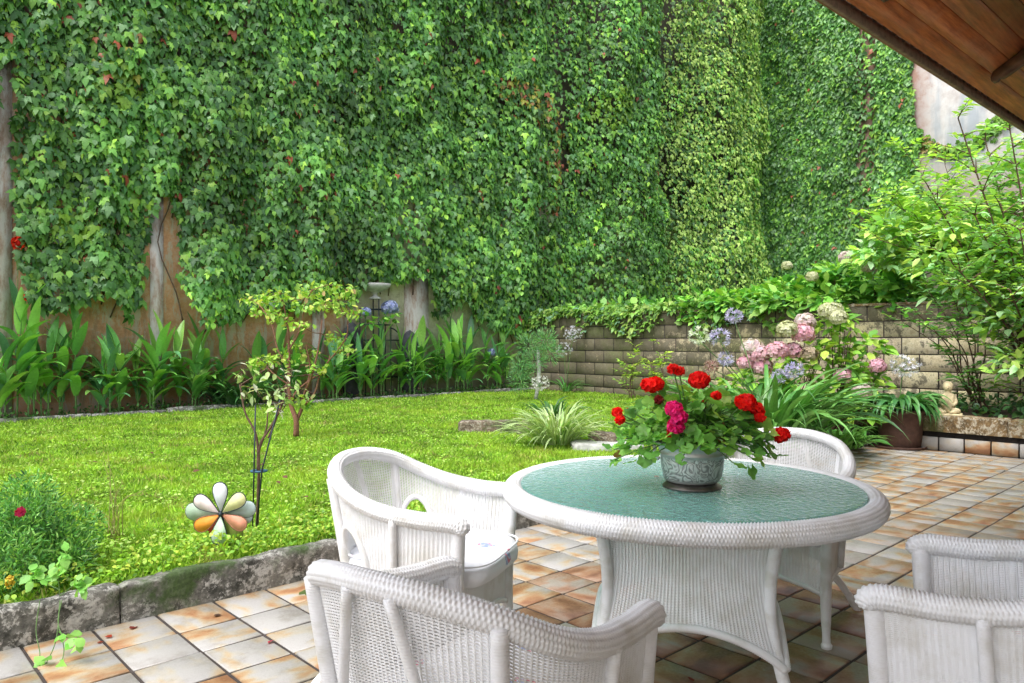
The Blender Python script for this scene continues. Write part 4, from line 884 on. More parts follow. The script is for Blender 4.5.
# potted agapanthus on the patio
PL = gp(900, 447.5, 0); pz = (PL-CAM)@FW
pot = thing('flower_pot', PL, 'dark terracotta pot on the patio corner holding a strap leaved plant', 'pot')
m = MB(); m.add(*lathe([(.001, 0), (.20, 0), (.215, .01), (.235, .20), (.245, .40), (.262, .405), (.266, .45), (.25, .455), (.235, .45), (.225, .40), (.001, .39)], 40)); m.build('pot_body', MAT['terracotta'], pot, True)
m = MB(); m.add(*lathe([(.001, .002), (.27, .002), (.285, .03), (.275, .032), (.24, .012)], 40)); m.build('saucer', MAT['terracotta'], pot, True)
pa = strap_clump('agapanthus', PL+[0, 0, .40], 150, .60, .05, [(.05, .18, .05), (.08, .24, .06), (.13, .32, .09)], 'potted agapanthus with long drooping leaves and one white lilac flower ball', 'plant', el=(.7, 1.5), droop=(-1.9, -1.3), spread=.15)
umbel(pa, PL+[0, 0, .40], 905, 368, pz, .15, [(.62, .60, .74), (.72, .71, .80)], n=56)
m2 = gp(862, 446, 0)
strap_clump('hosta', gp(853, 447, .06), 26, .34, .13, [(.10, .30, .06), (.14, .36, .07)], 'low broad leaved plant hanging over the bed edge above the far armchair', 'plant', el=(.5, 1.3), droop=(-.8, -.1), spread=.15)

# ------------------------------------------------------------------ leafy shrubs
def leaf_cloud(mb, cens, rads, n, size, tmpl, cols, w=None, up=.7, shell=.5, wid=1.0, squash=.8, droop=.25):
    cens = np.asarray(cens, float); rads = np.asarray(rads, float); k = rng.choice(len(cens), n, p=rads**2/np.sum(rads**2))
    D = rdir(n); D[:, 2] = np.where(D[:, 2] < -.35, -D[:, 2], D[:, 2]); rr = shell+(1-shell)*rng.random(n)**.5
    P = cens[k]+D*(rads[k]*rr)[:, None]*np.array([1, 1, squash]); nr = nz(D*.5+np.array([0, 0, up])+.35*rng.standard_normal((n, 3)))
    tip = nz(D*[1, 1, .4])+rng.normal(0, .45, (n, 3))-[0, 0, droop]; mb.add(*leaves(P, tip, nr, size*(.6+.6*rng.random(n)), tmpl, pick(cols, n, w), wid)); return P
def mophead(th, c, r, cols):
    m = MB(); n = int(150*(r/.12)**1.3)+30; D = rdir(n); D = D[D[:, 2] > -.7]; n = len(D); P = c+D*r*(.80+.24*rng.random((n, 1)))*[1, 1, .85]; cc = pick(cols, n, jit=.12)
    for k in range(4):
        a_ = PI/2*k+rng.random(); s1 = nz(np.cross(D, [.13, .2, 1])); s2 = np.cross(D, s1); m.add(*leaves(P, s1*math.cos(a_)+s2*math.sin(a_)+D*.15, D+.3*rdir(n), .020+.06*r, T_PETAL, cc, 1.3))
    m.add(*ball(c, r*.72, 14, .85), np.asarray(cols[0])*.8); m.build('flower_head', MAT['petal'], th)
YG = [(.24, .48, .06), (.34, .56, .08), (.46, .62, .10), (.16, .38, .06)]
BG = [(.16, .44, .07), (.24, .54, .09), (.34, .62, .12), (.11, .32, .07)]
PINK = [(.70, .42, .50), (.76, .54, .60), (.66, .34, .44)]; CREAM = [(.50, .52, .30), (.58, .58, .40)]; PALE = [(.66, .52, .55), (.60, .55, .50)]
def hydrangea(loc, label, cens, rads, n, blooms, z, cols=YG, size=.15, group=None, twig=True):
    th = thing('hydrangea', loc, label, 'shrub', group=group); loc = np.asarray(loc); m = MB(); leaf_cloud(m, np.asarray(cens)-loc, rads, n, size, T_OVAL, cols, None, .8, .55, 1.35); m.build('foliage', MAT['leaf'], th)
    if twig:
        m = MB()
        for c in cens:
            for _ in range(4): e = np.asarray(c)-loc+rng.normal(0, .08, 3); m.add(*tube(spline([rng.normal(0, .06, 3)*[1, 1, 0], e*[.6, .6, .5], e], 8), np.linspace(.010, .004, 8), 5))
        m.build('stems', MAT['bark'], th)
    for px, py, r, c in blooms: mophead(th, dp(px, py, z+rng.uniform(-.1, .1))-loc, r, c)
    return th
HL = gp(800, 438, .19)+RT*.1+FW*.75; hz = (HL-CAM)@FW
def cc(px, py, z): return dp(px, py, z)
hydrangea(HL, 'hydrangea with a cluster of pink mophead flowers behind the large agapanthus', [cc(760, 385, hz), cc(790, 375, hz+.2), cc(815, 360, hz), cc(735, 395, hz+.1), cc(822, 330, hz+.1), cc(780, 405, hz)], [.30, .30, .28, .25, .2, .3], 420,
    [(752, 348, .13, PALE), (757, 355, .14, PINK), (762, 367, .12, PINK), (777, 351, .125, PINK), (793, 351, .12, PINK), (803, 334, .13, PINK), (787, 330, .12, CREAM), (805, 322, .12, PALE), (809, 354, .10, [(.45, .36, .25), (.5, .42, .3)]), (746, 363, .10, PINK)], hz-.25)
H2 = gp(858, 436, .19)+FW*.6; h2 = (H2-CAM)@FW
hydrangea(H2, 'yellowish leaved hydrangea with small pink heads, left of the potted agapanthus', [cc(838, 325, h2), cc(842, 350, h2), cc(850, 375, h2), cc(866, 385, h2), cc(838, 395, h2), cc(868, 350, h2+.1), cc(856, 412, h2)], [.2, .2, .24, .24, .25, .2, .3], 430,
    [(831, 312, .14, CREAM), (843, 376, .105, PINK), (877, 366, .10, [(.68, .38, .50), (.74, .5, .6)]), (862, 392, .11, PALE), (838, 318, .10, CREAM)], h2-.25, YG)
# hedge on the raised ground behind the block wall
def on_raise(px, x=BRX+.9, h=1.72): Y, t = on_x(px, x); return np.array([x, Y, h]), t
for k, (px, top, lab, bl) in enumerate([(705, 288, 'leftmost hydrangea on the raised bank, low and without flowers', []), (745, 276, 'flowerless bright green hydrangea on the bank above the lilac agapanthus', []),
        (790, 268, 'hydrangea on the bank with one greenish white head, above the pink cluster', [(787, 266, .09, CREAM)]), (835, 262, 'hydrangea on the bank with a pale pink head at its very top', [(847, 258, .13, PALE), (812, 277, .10, CREAM)]), (880, 258, 'hydrangea on the bank next to the tall shrub, in front of the white plaster edge', [(868, 268, .09, PALE)])]):
    loc, t = on_raise(px); t2 = t*1.0; ce = []; ra = []
    for q_ in range(7):
        a_ = rng.uniform(-26, 26); hh = top+16+abs(a_)*.35+rng.uniform(0, 14); ce.append(dp(px+a_, hh+4, t2+rng.uniform(-.7, .5))); ra.append(rng.uniform(.28, .42))
    for q_ in range(3): ce.append(dp(px+rng.uniform(-26, 26), 306, t2-.8)); ra.append(.3)
    hydrangea(loc, lab, ce, ra, 620, bl, t2-1.0, BG+[(.28, .50, .07)], .20, 'hydrangeas on the raised bank')
# ivy and ferns spilling over the wall top
gc = MB(); n = 2500; Y = rng.uniform(1.5, 8.7, n); hgt = .02+.25*np.abs(fnoise(Y*1.3, Y*0, 1, 3, 3))+.12
P = np.stack([BRX-.10+.9*rng.random(n)**1.3, Y, 1.82+hgt*rng.random(n)], 1); ov = rng.random(n) < .22*(1+np.sin(Y*2.3)); P[ov, 0] = BRX-.06-.05*rng.random(ov.sum()); P[ov, 2] = 1.84-.38*rng.random(ov.sum())**1.5*(.3+np.abs(np.sin(Y[ov]*1.9)))
gc.add(*leaves(P, np.array([-.8, 0, -.4])+rng.normal(0, .6, (n, 3)), np.array([-.4, 0, .8])+rng.normal(0, .3, (n, 3)), .115*(.6+.7*rng.random(n)), T_IVY, pick([(.16, .32, .07), (.22, .42, .07), (.32, .46, .10), (.18, .34, .2)], n, [3, 3, 2, 1])))
tag(gc.build('ground_ivy', MAT['leaf']), 'light green ivy trailing over the top edge of the block wall', 'ground cover', kind='stuff')
n = 9000; P = np.stack([rng.uniform(BRX+.5, FARX-.3, n), rng.uniform(-6, WALLY-.2, n), 1.78+.30*rng.random(n)], 1); gc = MB()
gc.add(*leaves(P, rng.normal(0, .6, (n, 3)), np.array([0, 0, 1])+rng.normal(0, .3, (n, 3)), .22*(.6+.6*rng.random(n)), T_OVAL, pick(BG, n), 1.5)); tag(gc.build('bank_undergrowth', MAT['leaf']), 'leafy undergrowth on the bank behind the block wall', 'ground cover', kind='stuff')
def fern(px, py, t, label):
    loc, _ = on_raise(px, BRX+.25, 1.80); th = thing('fern', loc, label, 'fern'); m = MB()
    for _ in range(16):
        az = rng.random()*2*PI; L = .42; s = np.linspace(0, 1, 12); el = 1.1-1.3*s; P = np.cumsum(np.stack([np.cos(el)*math.cos(az), np.cos(el)*math.sin(az), np.sin(el)], 1)*L/12, 0); sd = np.array([-math.sin(az), math.cos(az), 0])
        for sg in (-1, 1): m.add(*leaves(P, sd*sg+np.gradient(P, axis=0)*8, np.tile([0, 0, 1.], (12, 1)), .10*np.sin(s*PI*.9+.2), T_OVAL, pick([(.13, .30, .06), (.2, .36, .1)], 12)))
    m.build('foliage', MAT['leaf'], th)
fern(672, 290, 0, 'pale green fern on top of the block wall, left of the hydrangeas'); fern(640, 296, 0, 'small fern on top of the block wall above its darkest stains')

def branching(loc, stems, leafcols, size, mats, label, name='shrub', cat='shrub', tmpl=T_OVAL, step=.05, tw=.35, wid=.9, twn=10, bark='bark', w=None, cull=None, r0=.014, up=.35, trunk_name='trunk', bmin=-9):
    th = thing(name, loc, label, cat); mb = MB(); ml = MB(); loc = np.asarray(loc, float); PP = []; TT = []; NN = []
    for pts, dens, tl_ in stems:
        P = spline(np.asarray(pts)-loc, 26); mb.add(*tube(P, np.linspace(r0, r0*.28, 26), 6)); D = nz(np.gradient(P, axis=0))
        nb_ = int(dens)
        for _ in range(nb_):
            k = int(26*(.12+.88*rng.random())); k = min(k, 25); az = rng.random()*2*PI; d = nz(np.array([math.cos(az), math.sin(az), up+.5*rng.random()]))
            if P[k][2]+loc[2] < bmin and rng.random() < .85: continue
            L = tl_*(.5+.7*rng.random())*(1.15-.55*k/25)
            Q = spline([P[k], P[k]+d*L*.5+[0, 0, .02*L], P[k]+d*L-[0, 0, .10*L]], 8); mb.add(*tube(Q, np.linspace(r0*.35, r0*.12, 8), 4, False))
            nl = max(3, int(L/step)); s = (np.arange(nl)+.6)/nl*7; Pi = np.stack([np.interp(s, np.arange(8), Q[:, c]) for c in range(3)], 1); sd = nz(np.cross(d, [0, 0, 1]))
            for sg in (-1, 1): PP.append(Pi); TT.append(np.tile(sd*sg+d*.7, (nl, 1))+rng.normal(0, .22, (nl, 3))-[0, 0, .2]); NN.append(np.tile([0, 0, 1.], (nl, 1))+rng.normal(0, .28, (nl, 3)))
            PP.append(Q[-1:]); TT.append([d]); NN.append([[0, 0, 1.]])
    PP = np.concatenate(PP); TT = np.concatenate(TT); NN = np.concatenate(NN); n = len(PP)
    if cull is not None: k = cull(PP+loc); PP, TT, NN = PP[k], TT[k], NN[k]; n = len(PP)
    ml.add(*leaves(PP, TT, NN, size*(.6+.6*rng.random(n)), tmpl, pick(leafcols, n, w), wid)); mb.build(trunk_name, MAT[bark], th, True); ml.build('foliage', mats, th); return th
# tall shrub at the right
SB = np.array([10.4, -1.35, .34]); _, zt = 0, 0
def stems_to(base, targets, z0, dens, tl_):
    out = []
    for px, py, dz in targets:
        e = dp(px, py, z0+dz); b = np.asarray(base)+rng.normal(0, .06, 3)*[1, 1, 0]; mid = b+(e-b)*.45+np.array([0, 0, .25]); out.append(([b, b+(mid-b)*.5+rng.normal(0, .04, 3), mid, e], dens, tl_))
    return out
sz = (SB-CAM)@FW
YGB = [(.40, .66, .10), (.52, .72, .14), (.32, .58, .26), (.28, .54, .12), (.44, .68, .36)]
branching(SB, stems_to(SB, [(958, 118, -.2), (985, 140, .4), (1010, 130, -.4), (1035, 160, .1), (930, 190, .2), (1000, 200, -.8), (1060, 190, .2), (1020, 230, -.9), (975, 215, -.5), (945, 255, -.5), (1080, 260, 0), (1050, 300, -.8), (1010, 290, -.9)], sz, 40, .66), YGB, .125, MAT['leaf'], 'tall loose shrub with slender trunks and yellow green leaves at the right edge', 'shrub', step=.055, r0=.026, trunk_name='trunks', bmin=1.4)
th_s = [o for o in bpy.data.objects if o.get('label', '').startswith('tall loose shrub')][0]
def clumps(th, base, lst, z, n, size, cols, wid=1.1):
    m = MB(); ce = [dp(px, py, z+dz)-base for px, py, dz, r in lst]; leaf_cloud(m, ce, [r for *_, r in lst], n, size, T_OVAL, cols, None, .9, .15, wid, .75); m.build('dense_foliage', MAT['leaf'], th)
BRT = [(.46, .70, .14), (.58, .76, .20), (.36, .64, .28), (.50, .74, .42), (.30, .56, .14)]
clumps(th_s, SB, [(1000, 262, 0, .45), (962, 292, .1, .42), (1012, 325, -.3, .4), (935, 268, .2, .35), (982, 225, .2, .38), (1022, 205, 0, .45), (1030, 260, -.5, .5), (1005, 170, .1, .28), (950, 235, .2, .3), (1050, 320, -.5, .5), (1018, 370, -.6, .3), (1060, 230, -.3, .5), (985, 300, 0, .4)], sz, 1800, .155, BRT)
SB2 = np.array([12.3, -.25, 1.72]); z2 = (SB2-CAM)@FW
branching(SB2, stems_to(SB2, [(905, 150, 0), (890, 200, -.3), (868, 215, 0), (925, 195, .5), (945, 165, .4), (880, 240, -.6), (915, 235, -.5), (940, 235, -.4), (965, 225, -.3), (960, 255, -.6)], z2, 34, .75), YGB[:2]+[(.22, .46, .08)], .16, MAT['leaf'], 'airy light green shrub on the bank in front of the ivy and plaster join', 'shrub', step=.075, r0=.016, trunk_name='trunks')
th_s = [o for o in bpy.data.objects if o.get('label', '').startswith('airy light green')][0]; clumps(th_s, SB2, [(905, 260, 0, .5), (890, 235, -.2, .35), (930, 240, .2, .5), (875, 262, 0, .4), (945, 215, .3, .35), (960, 250, 0, .5), (915, 205, 0, .25)], z2, 1300, .18, BRT)
SB3 = np.array([10.2, -.75, .34]); z3 = (SB3-CAM)@FW
branching(SB3, stems_to(SB3, [(925, 285, 0), (905, 300, -.2), (945, 275, -.3), (965, 300, -.6), (925, 325, -.3), (900, 320, 0), (980, 320, -.4), (950, 330, -.6)], z3, 24, .45), BG+[(.20, .42, .18)], .115, MAT['leaf'], 'arching shrub in front of the block wall, right of the pink hydrangeas', 'shrub', step=.055, r0=.013, trunk_name='trunks', bmin=1.25)
n = 2600; P = np.stack([rng.uniform(9.1, BRX-.05, n), rng.uniform(-7, -.3, n), .36+.22*rng.random(n)**2], 1); gc = MB()
gc.add(*leaves(P, rng.normal(0, .6, (n, 3)), np.array([0, 0, 1])+rng.normal(0, .3, (n, 3)), .09*(.6+.6*rng.random(n)), T_OVAL, pick([(.04, .11, .04), (.06, .16, .05), (.09, .19, .06)], n), 1.3)); tag(gc.build('planter_ground_cover', MAT['leaf']), 'dark low ground cover in the planter bed before the block wall', 'ground cover', kind='stuff')
# small yellow-green shrubs in front of the block wall
for px, py, top, lab in ((632, 398, 346, 'small yellow green rose bush before the block wall, left one of two'), (655, 400, 343, 'small yellow green rose bush before the block wall, right one of two')):
    b = gp(px, py, .17); z = (b-CAM)@FW; branching(b, stems_to(b, [(px-10, top+12, 0), (px+3, top, .1), (px+10, top+14, -.1), (px-4, top+22, 0)], z, 7, .28), [(.34, .52, .05), (.44, .58, .08), (.24, .44, .07)], .10, MAT['leaf'], lab, 'rose_bush', 'bush', step=.06, r0=.010, trunk_name='stems')
# feathery shrub and pale flower by the corner
b = gp(536, 399, .17); z = (b-CAM)@FW; th = thing('feathery_shrub', b, 'feathery blue green shrub with a pale trunk in the corner where the two walls meet', 'shrub'); m = MB()
ce = [dp(px, py, z)-b for px, py in ((528, 345), (545, 340), (535, 360), (522, 368), (550, 352), (520, 380))]; D = rdir(2600); k = rng.integers(0, 6, 2600); P = np.array(ce)[k]+D*rng.random((2600, 1))**.5*.22
m.add(*leaves(P, D+[0, 0, .3], rdir(2600), .09, T_THIN, pick([(.12, .32, .12), (.17, .40, .16), (.24, .44, .14)], 2600), .7)); m.build('foliage', MAT['leaf'], th)
m = MB(); m.add(*tube(spline([[0, 0, 0], dp(539, 372, z)-b, dp(538, 350, z)-b], 10), .035, 8)); m.build('trunk', MAT['greystone'], th, True)
umbel(th, b, 540, 384, z-.2, .16, [(.66, .64, .66), (.76, .74, .78)], n=60)

# young tree on the lawn
TB = gp(296, 436, LAWN); tz = (TB-CAM)@FW
def tpt(px, py, dz=0): return dp(px, py, tz+dz)
th = thing('young_tree', TB, 'young tree with reddish forked trunk and sparse yellow green leaves on the lawn', 'tree'); mb = MB(); ml = MB()
limbs = [[(296, 436), (296, 420), (291, 405), (289, 385), (289, 350), (288, 330), (283, 300)], [(296, 422), (302, 408), (304, 395), (312, 375), (318, 350), (322, 320)], [(291, 405), (296, 392), (310, 380), (325, 370), (330, 355)], [(302, 408), (315, 392), (322, 370), (345, 340), (348, 318)],
         [(289, 370), (278, 350), (272, 325), (262, 308)], [(289, 350), (300, 330), (305, 305), (312, 290)], [(289, 385), (275, 375), (262, 362)], [(304, 395), (310, 370), (306, 345)]]
ends = []
for i, L in enumerate(limbs):
    P = spline([tpt(px, py, (0 if j == 0 or (i and j == 0) else rng.normal(0, .05)))-TB for j, (px, py) in enumerate(L)], 24); r = .034 if i == 0 else (.024 if i in (1,) else .011); P[:, 2] = np.maximum(P[:, 2], -.02)
    mb.add(*tube(P, np.linspace(r, .006, 24)**1.0, 7)); ends += [P[k] for k in (10, 14, 18, 21, 23)]
TRK = mb
cl = [(250, 300, 8), (262, 312, 11), (275, 295, 11), (283, 318, 11), (300, 300, 14), (312, 290, 12), (325, 305, 13), (338, 300, 12), (350, 312, 10), (345, 290, 9), (330, 285, 9), (300, 325, 9), (268, 300, 8), (336, 338, 9), (345, 350, 8), (280, 357, 9), (310, 355, 8), (318, 368, 8), (296, 345, 7), (262, 360, 7), (300, 400, 8), (308, 405, 6), (256, 366, 6)]
PP = []; tw = TRK
for px, py, r in cl:
    c = tpt(px, py, rng.uniform(-.35, .35))-TB; n = int(42*(r/10)**1.2); D = rdir(n)*rng.random((n, 1))**.4; P = c+D*np.array([1.6, 1.6, .75])*r/F*tz; PP.append(P)
    e = min(ends, key=lambda q_: np.linalg.norm(q_-c)); tw.add(*tube(spline([e, (e+c)/2+rng.normal(0, .02, 3), c], 8), np.linspace(.006, .002, 8), 4, False))
    for p in P[::4]: tw.add(*tube([c, p], .0016, 3, False))
P = np.concatenate(PP); n = len(P); ml.add(*leaves(P, rng.normal(0, .7, (n, 3))-[0, 0, .25], np.array([0, 0, 1])+rng.normal(0, .35, (n, 3)), .075*(.55+.6*rng.random(n)), T_OVAL, pick([(.34, .56, .08), (.44, .60, .12), (.22, .46, .07), (.58, .60, .12), (.50, .34, .18)], n, [4, 3, 3, 1, .3]), 1.5))
ml.build('foliage', MAT['leaf'], th); tw.build('trunk', MAT['redbark'], th, True)
# staked sapling near the kerb
NB = gp(257, 529, LAWN); nzz = (NB-CAM)@FW
th = thing('staked_sapling', NB, 'thin forked sapling tied to stakes beside the pinwheel', 'sapling'); mb = MB(); TIPS = []
for L, r in (([(257, 530), (258, 500), (259, 470), (260, 445), (272, 425), (282, 405), (286, 385)], .010), ([(258, 470), (258, 450), (255, 432), (245, 412), (240, 385)], .009), ([(259, 450), (266, 430), (268, 412)], .007), ([(268, 438), (276, 420), (279, 408)], .006)):
    P = spline([dp(px, py, nzz)-NB for px, py in L], 26); TIPS += [P[k] for k in (12, 17, 21, 25)]; mb.add(*tube(P, np.linspace(r, r*.5, 26), 6))
PP = []
for px, py, r in ((268, 365, 9), (284, 372, 10), (255, 385, 9), (262, 395, 7), (245, 395, 7), (290, 395, 9), (300, 385, 8), (285, 410, 8), (272, 402, 7), (278, 388, 8), (292, 368, 7), (240, 372, 5)):
    n = 8; PP.append(dp(px, py, nzz+rng.normal(0, .06))-NB+rng.normal(0, 1, (n, 3))*r/F*nzz*.8)
P = np.concatenate(PP); n = len(P); ml = MB(); ml.add(*leaves(P, rng.normal(0, .7, (n, 3))-[0, 0, .3], np.array([0, 0, 1])+rng.normal(0, .35, (n, 3)), .055*(.6+.6*rng.random(n)), T_OVAL, pick([(.26, .44, .12), (.46, .58, .30), (.36, .50, .16), (.55, .58, .42)], n), 1.1)); ml.build('foliage', MAT['leaf'], th)
tw = mb
for q_ in PP: tw.add(*tube(spline([min(TIPS, key=lambda s: np.linalg.norm(s-q_.mean(0))), q_.mean(0)-[0, 0, .02], q_[0]], 6), .003, 4, False)); [tw.add(*tube([q_.mean(0), p], .0012, 3, False)) for p in q_[::2]]
tw.build('trunk', MAT['bark'], th, True)
for k, (L, lab) in enumerate(((((252.5, 531), (254, 470), (255.5, 405)), 'left dark stake of the sapling, standing upright'), (((256, 531), (262, 470), (280, 400)), 'right dark stake of the sapling, leaning outwards'))):
    P = np.array([dp(px, py, nzz-.03) for px, py in L]); b = P[0].copy(); m = MB(); m.add(*tube(P-b, .0045, 6)); s_ = thing('garden_stake', b, lab, 'stake', group='stakes of the sapling'); m.build('cane', MAT['darkmetal'], s_, True)
c0 = dp(259, 471, nzz); a = np.linspace(0, 2*PI, 16); m = MB(); m.add(*tube(np.array([RT*.045*math.cos(t)+FW*.03*math.sin(t) for t in a]), .006, 6)); MAT['bluetie'] = plainmat('blue_tie', (.03, .10, .16), .6); tt = m.build('plant_tie', MAT['bluetie'], None, True); tt.location = [float(x) for x in c0]; tag(tt, 'dark blue tie holding the sapling to its stakes', 'tie')

# ------------------------------------------------------------------ pinwheel
PW = gp(221, 548, LAWN); wz = (PW-CAM)@FW; hub = dp(221.5, 513.5, wz)
pw_ = thing('garden_pinwheel', PW, 'stained glass style flower pinwheel with white, yellow, orange and pink petals on the lawn edge', 'pinwheel')
hb = hub-PW; m = MB(); m.add(*tube([[0, 0, -.03], hb+FW*.03], .004, 6)); m.build('stick', MAT['darkmetal'], pw_, True)
pet = [(92, 1.0, (.84, .88, .90), 0), (38, .95, (.84, .84, .42), 0), (-28, .90, (.88, .40, .26), 0), (-95, .98, (.62, .80, .60), 0), (-150, .94, (.90, .36, .04), 0), (148, .98, (.88, .76, .74), 0),
       (178, 1.2, (.46, .60, .44), 1), (8, 1.05, (.56, .70, .66), 1), (-10, .95, (.62, .74, .76), 1), (-118, .80, (.50, .07, .03), 1), (-60, 1.0, (.38, .46, .10), 1)]
fwv = nz(hub-CAM); uph = np.array([0, 0, 1.]); rth = RT
for k, (ang, ln, col, back) in enumerate(pet):
    a = math.radians(ang); L = .165*ln; d = rth*math.cos(a)+uph*math.sin(a); s_ = -rth*math.sin(a)+uph*math.cos(a); n = 24; t = np.linspace(0, 2*PI, n, endpoint=False)
    u = .5-.5*np.cos(t); w_ = np.sin(t)*.30*(.22+.95*u); nn = np.cross(d, s_)
    tw_ = (w_/.27)*.02
    base = hb+FW*(.03*back-.01)
    O = base+d*(L*(.06+.94*u))[:, None]+s_*(w_*L)[:, None]+FW*(tw_*L*1.4)[:, None]
    key = 'petal_glass_%d' % k; mt = enamel(key, col)
    V = np.vstack([O, O+FW*.003]); ctr = np.array([list(range(n)), list(range(2*n-1, n-1, -1))]); sdq = np.array([[i, i+n, (i+1) % n+n, (i+1) % n] for i in range(n)])
    p = mk('petal', V, [ctr, sdq], mt, pw_, None, False); m = MB(); m.add(*tube(O+FW*.0015, .0028 if not back else .0018, 5, False, True)); m.build('petal_frame', MAT['darkmetal'] if k not in (2, 4) else MAT['redbark'], p, True)
m = MB(); m.add(*ball(hb-FW*.014, .013, 12)); m.build('hub', MAT['darkmetal'], pw_, True)

# ------------------------------------------------------------------ left bush, weeds, grass
BL = gp(28, 585, LAWN-.01); bz_ = (BL-CAM)@FW
th = thing('feathery_bush', BL, 'dense feathery dark green bush at the left edge with one crimson flower', 'bush'); m = MB()
ce = np.array([dp(px, py, bz_+dz)-BL for px, py, dz in ((-10, 520, .1), (10, 530, 0), (35, 520, .1), (15, 560, -.1), (50, 545, .1), (-15, 565, 0), (40, 575, 0), (65, 560, .1), (28, 500, .2), (-5, 595, -.1), (75, 530, .3))]); n = 9000; k = rng.integers(0, len(ce), n); D = rdir(n); P = ce[k]+D*(.13*rng.random((n, 1))**.4); P[:, 2] = np.maximum(P[:, 2], .0)
m.add(*leaves(P, D+[0, 0, .25]+rng.normal(0, .8, (n, 3)), rdir(n), .034, T_OVAL, pick([(.12, .34, .07), (.18, .44, .09), (.28, .52, .12), (.07, .20, .05)], n), .5)); m.build('foliage', MAT['leaf'], th)
m = MB()
for _ in range(60): e = ce[rng.integers(0, len(ce))]+rng.normal(0, .05, 3); m.add(*tube(spline([rng.normal(0, .07, 3)*[1, 1, 0], e*[.7, .7, .5], e], 6), .0022, 4, False))
m.build('stems', MAT['stem'], th)
m = MB(); head_flowers(m, dp(20, 512, bz_-.22)-BL, .009, 9, [(.50, .03, .12)], .017); m.build('flower_head', MAT['petal'], th)
m = MB(); head_flowers(m, dp(10, 582, bz_-.28)-BL, .012, 14, [(.60, .48, .06), (.55, .38, .05)], .012, 1.8); m.build('flower_head', MAT['petal'], th)
# trailing weed over the kerb
WB = gp(58, 606, LAWN); wz_ = (WB-CAM)@FW; th = thing('trailing_weed', WB, 'broad leaved weed trailing from the lawn down over the kerb at the lower left', 'weed'); m = MB(); ml = MB(); PP = []
for L in ([(60, 596), (58, 570), (62, 556)], [(60, 590), (40, 580), (32, 572)], [(60, 596), (75, 585), (84, 590)], [(62, 600), (58, 620), (62, 634), (75, 640), (82, 640)], [(40, 600), (36, 630), (40, 655), (36, 672)], [(60, 600), (56, 640), (44, 668)], [(60, 630), (64, 650), (60, 668)]):
    dz = -.16 if L[-1][1] > 625 else 0
    P = spline([dp(px, py, wz_+dz*(j/(len(L)-1)))-WB for j, (px, py) in enumerate(L)], 14); m.add(*tube(P, .0018, 4, False)); kk = [6, 8, 10, 12, 13] if L[-1][1] < 660 else [12, 13]; PP += [P[k]+rng.normal(0, .012, 3) for k in kk for _ in range(3)]
P = np.array(PP); n = len(P); ml.add(*leaves(P, rng.normal(0, .7, (n, 3))-[0, 0, .2], np.array([0, 0, 1])-FW*.5+rng.normal(0, .25, (n, 3)), .045*(.6+.6*rng.random(n)), T_OVAL, pick([(.20, .50, .08), (.28, .56, .12)], n), 1.7)); m.build('stems', MAT['stem'], th); ml.build('foliage', MAT['leaf'], th)
# tall dry grass
for px, py, tops_, lab in ((113, 538, [(105, 456), (75, 505), (140, 490), (120, 480)], 'tuft of tall straw coloured grass on the lawn right of the feathery bush'),):
    b = gp(px, py, LAWN); z = (b-CAM)@FW; th = thing('dry_grass_tuft', b, lab, 'grass tuft'); m = MB()
    for tx, ty in tops_:
        e = dp(tx, ty, z)-b
        for _ in range(3): m.add(*tube(spline([rng.normal(0, .02, 3)*[1, 1, 0], e*[.3, .3, .7]+rng.normal(0, .01, 3), e+rng.normal(0, .02, 3)], 12), np.linspace(.0028, .001, 12), 4), (.42, .40, .16))
    m.build('blades', MAT['grass'], th)
# ground cover along the kerb
n = 16000; X = rng.uniform(-2.4, 6.0, n); Y = .10+rng.gamma(1.6, .17, n); nn_ = fnoise(X*2.5, Y*2.5, 1, 3, 2); Z = LAWN-.01+(.02+.10*np.clip(.5+nn_, 0, 1))*rng.random(n)*np.clip(1.3-Y, .2, 1)
k = ((X < 2.6) | (rng.random(n) < .35)); X, Y, Z = X[k], Y[k], Z[k]; n = len(X); m = MB()
m.add(*leaves(np.stack([X, Y, Z], 1), rng.normal(0, .7, (n, 3)), np.array([0, 0, 1])+rng.normal(0, .3, (n, 3)), .026*(.6+.6*rng.random(n)), T_OVAL, pick([(.28, .52, .05), (.36, .58, .07), (.20, .42, .05), (.46, .56, .08)], n), 1.6)); tag(m.build('ground_cover', MAT['leaf']), 'small yellow green leafy ground cover spreading along the kerb', 'ground cover', kind='stuff')
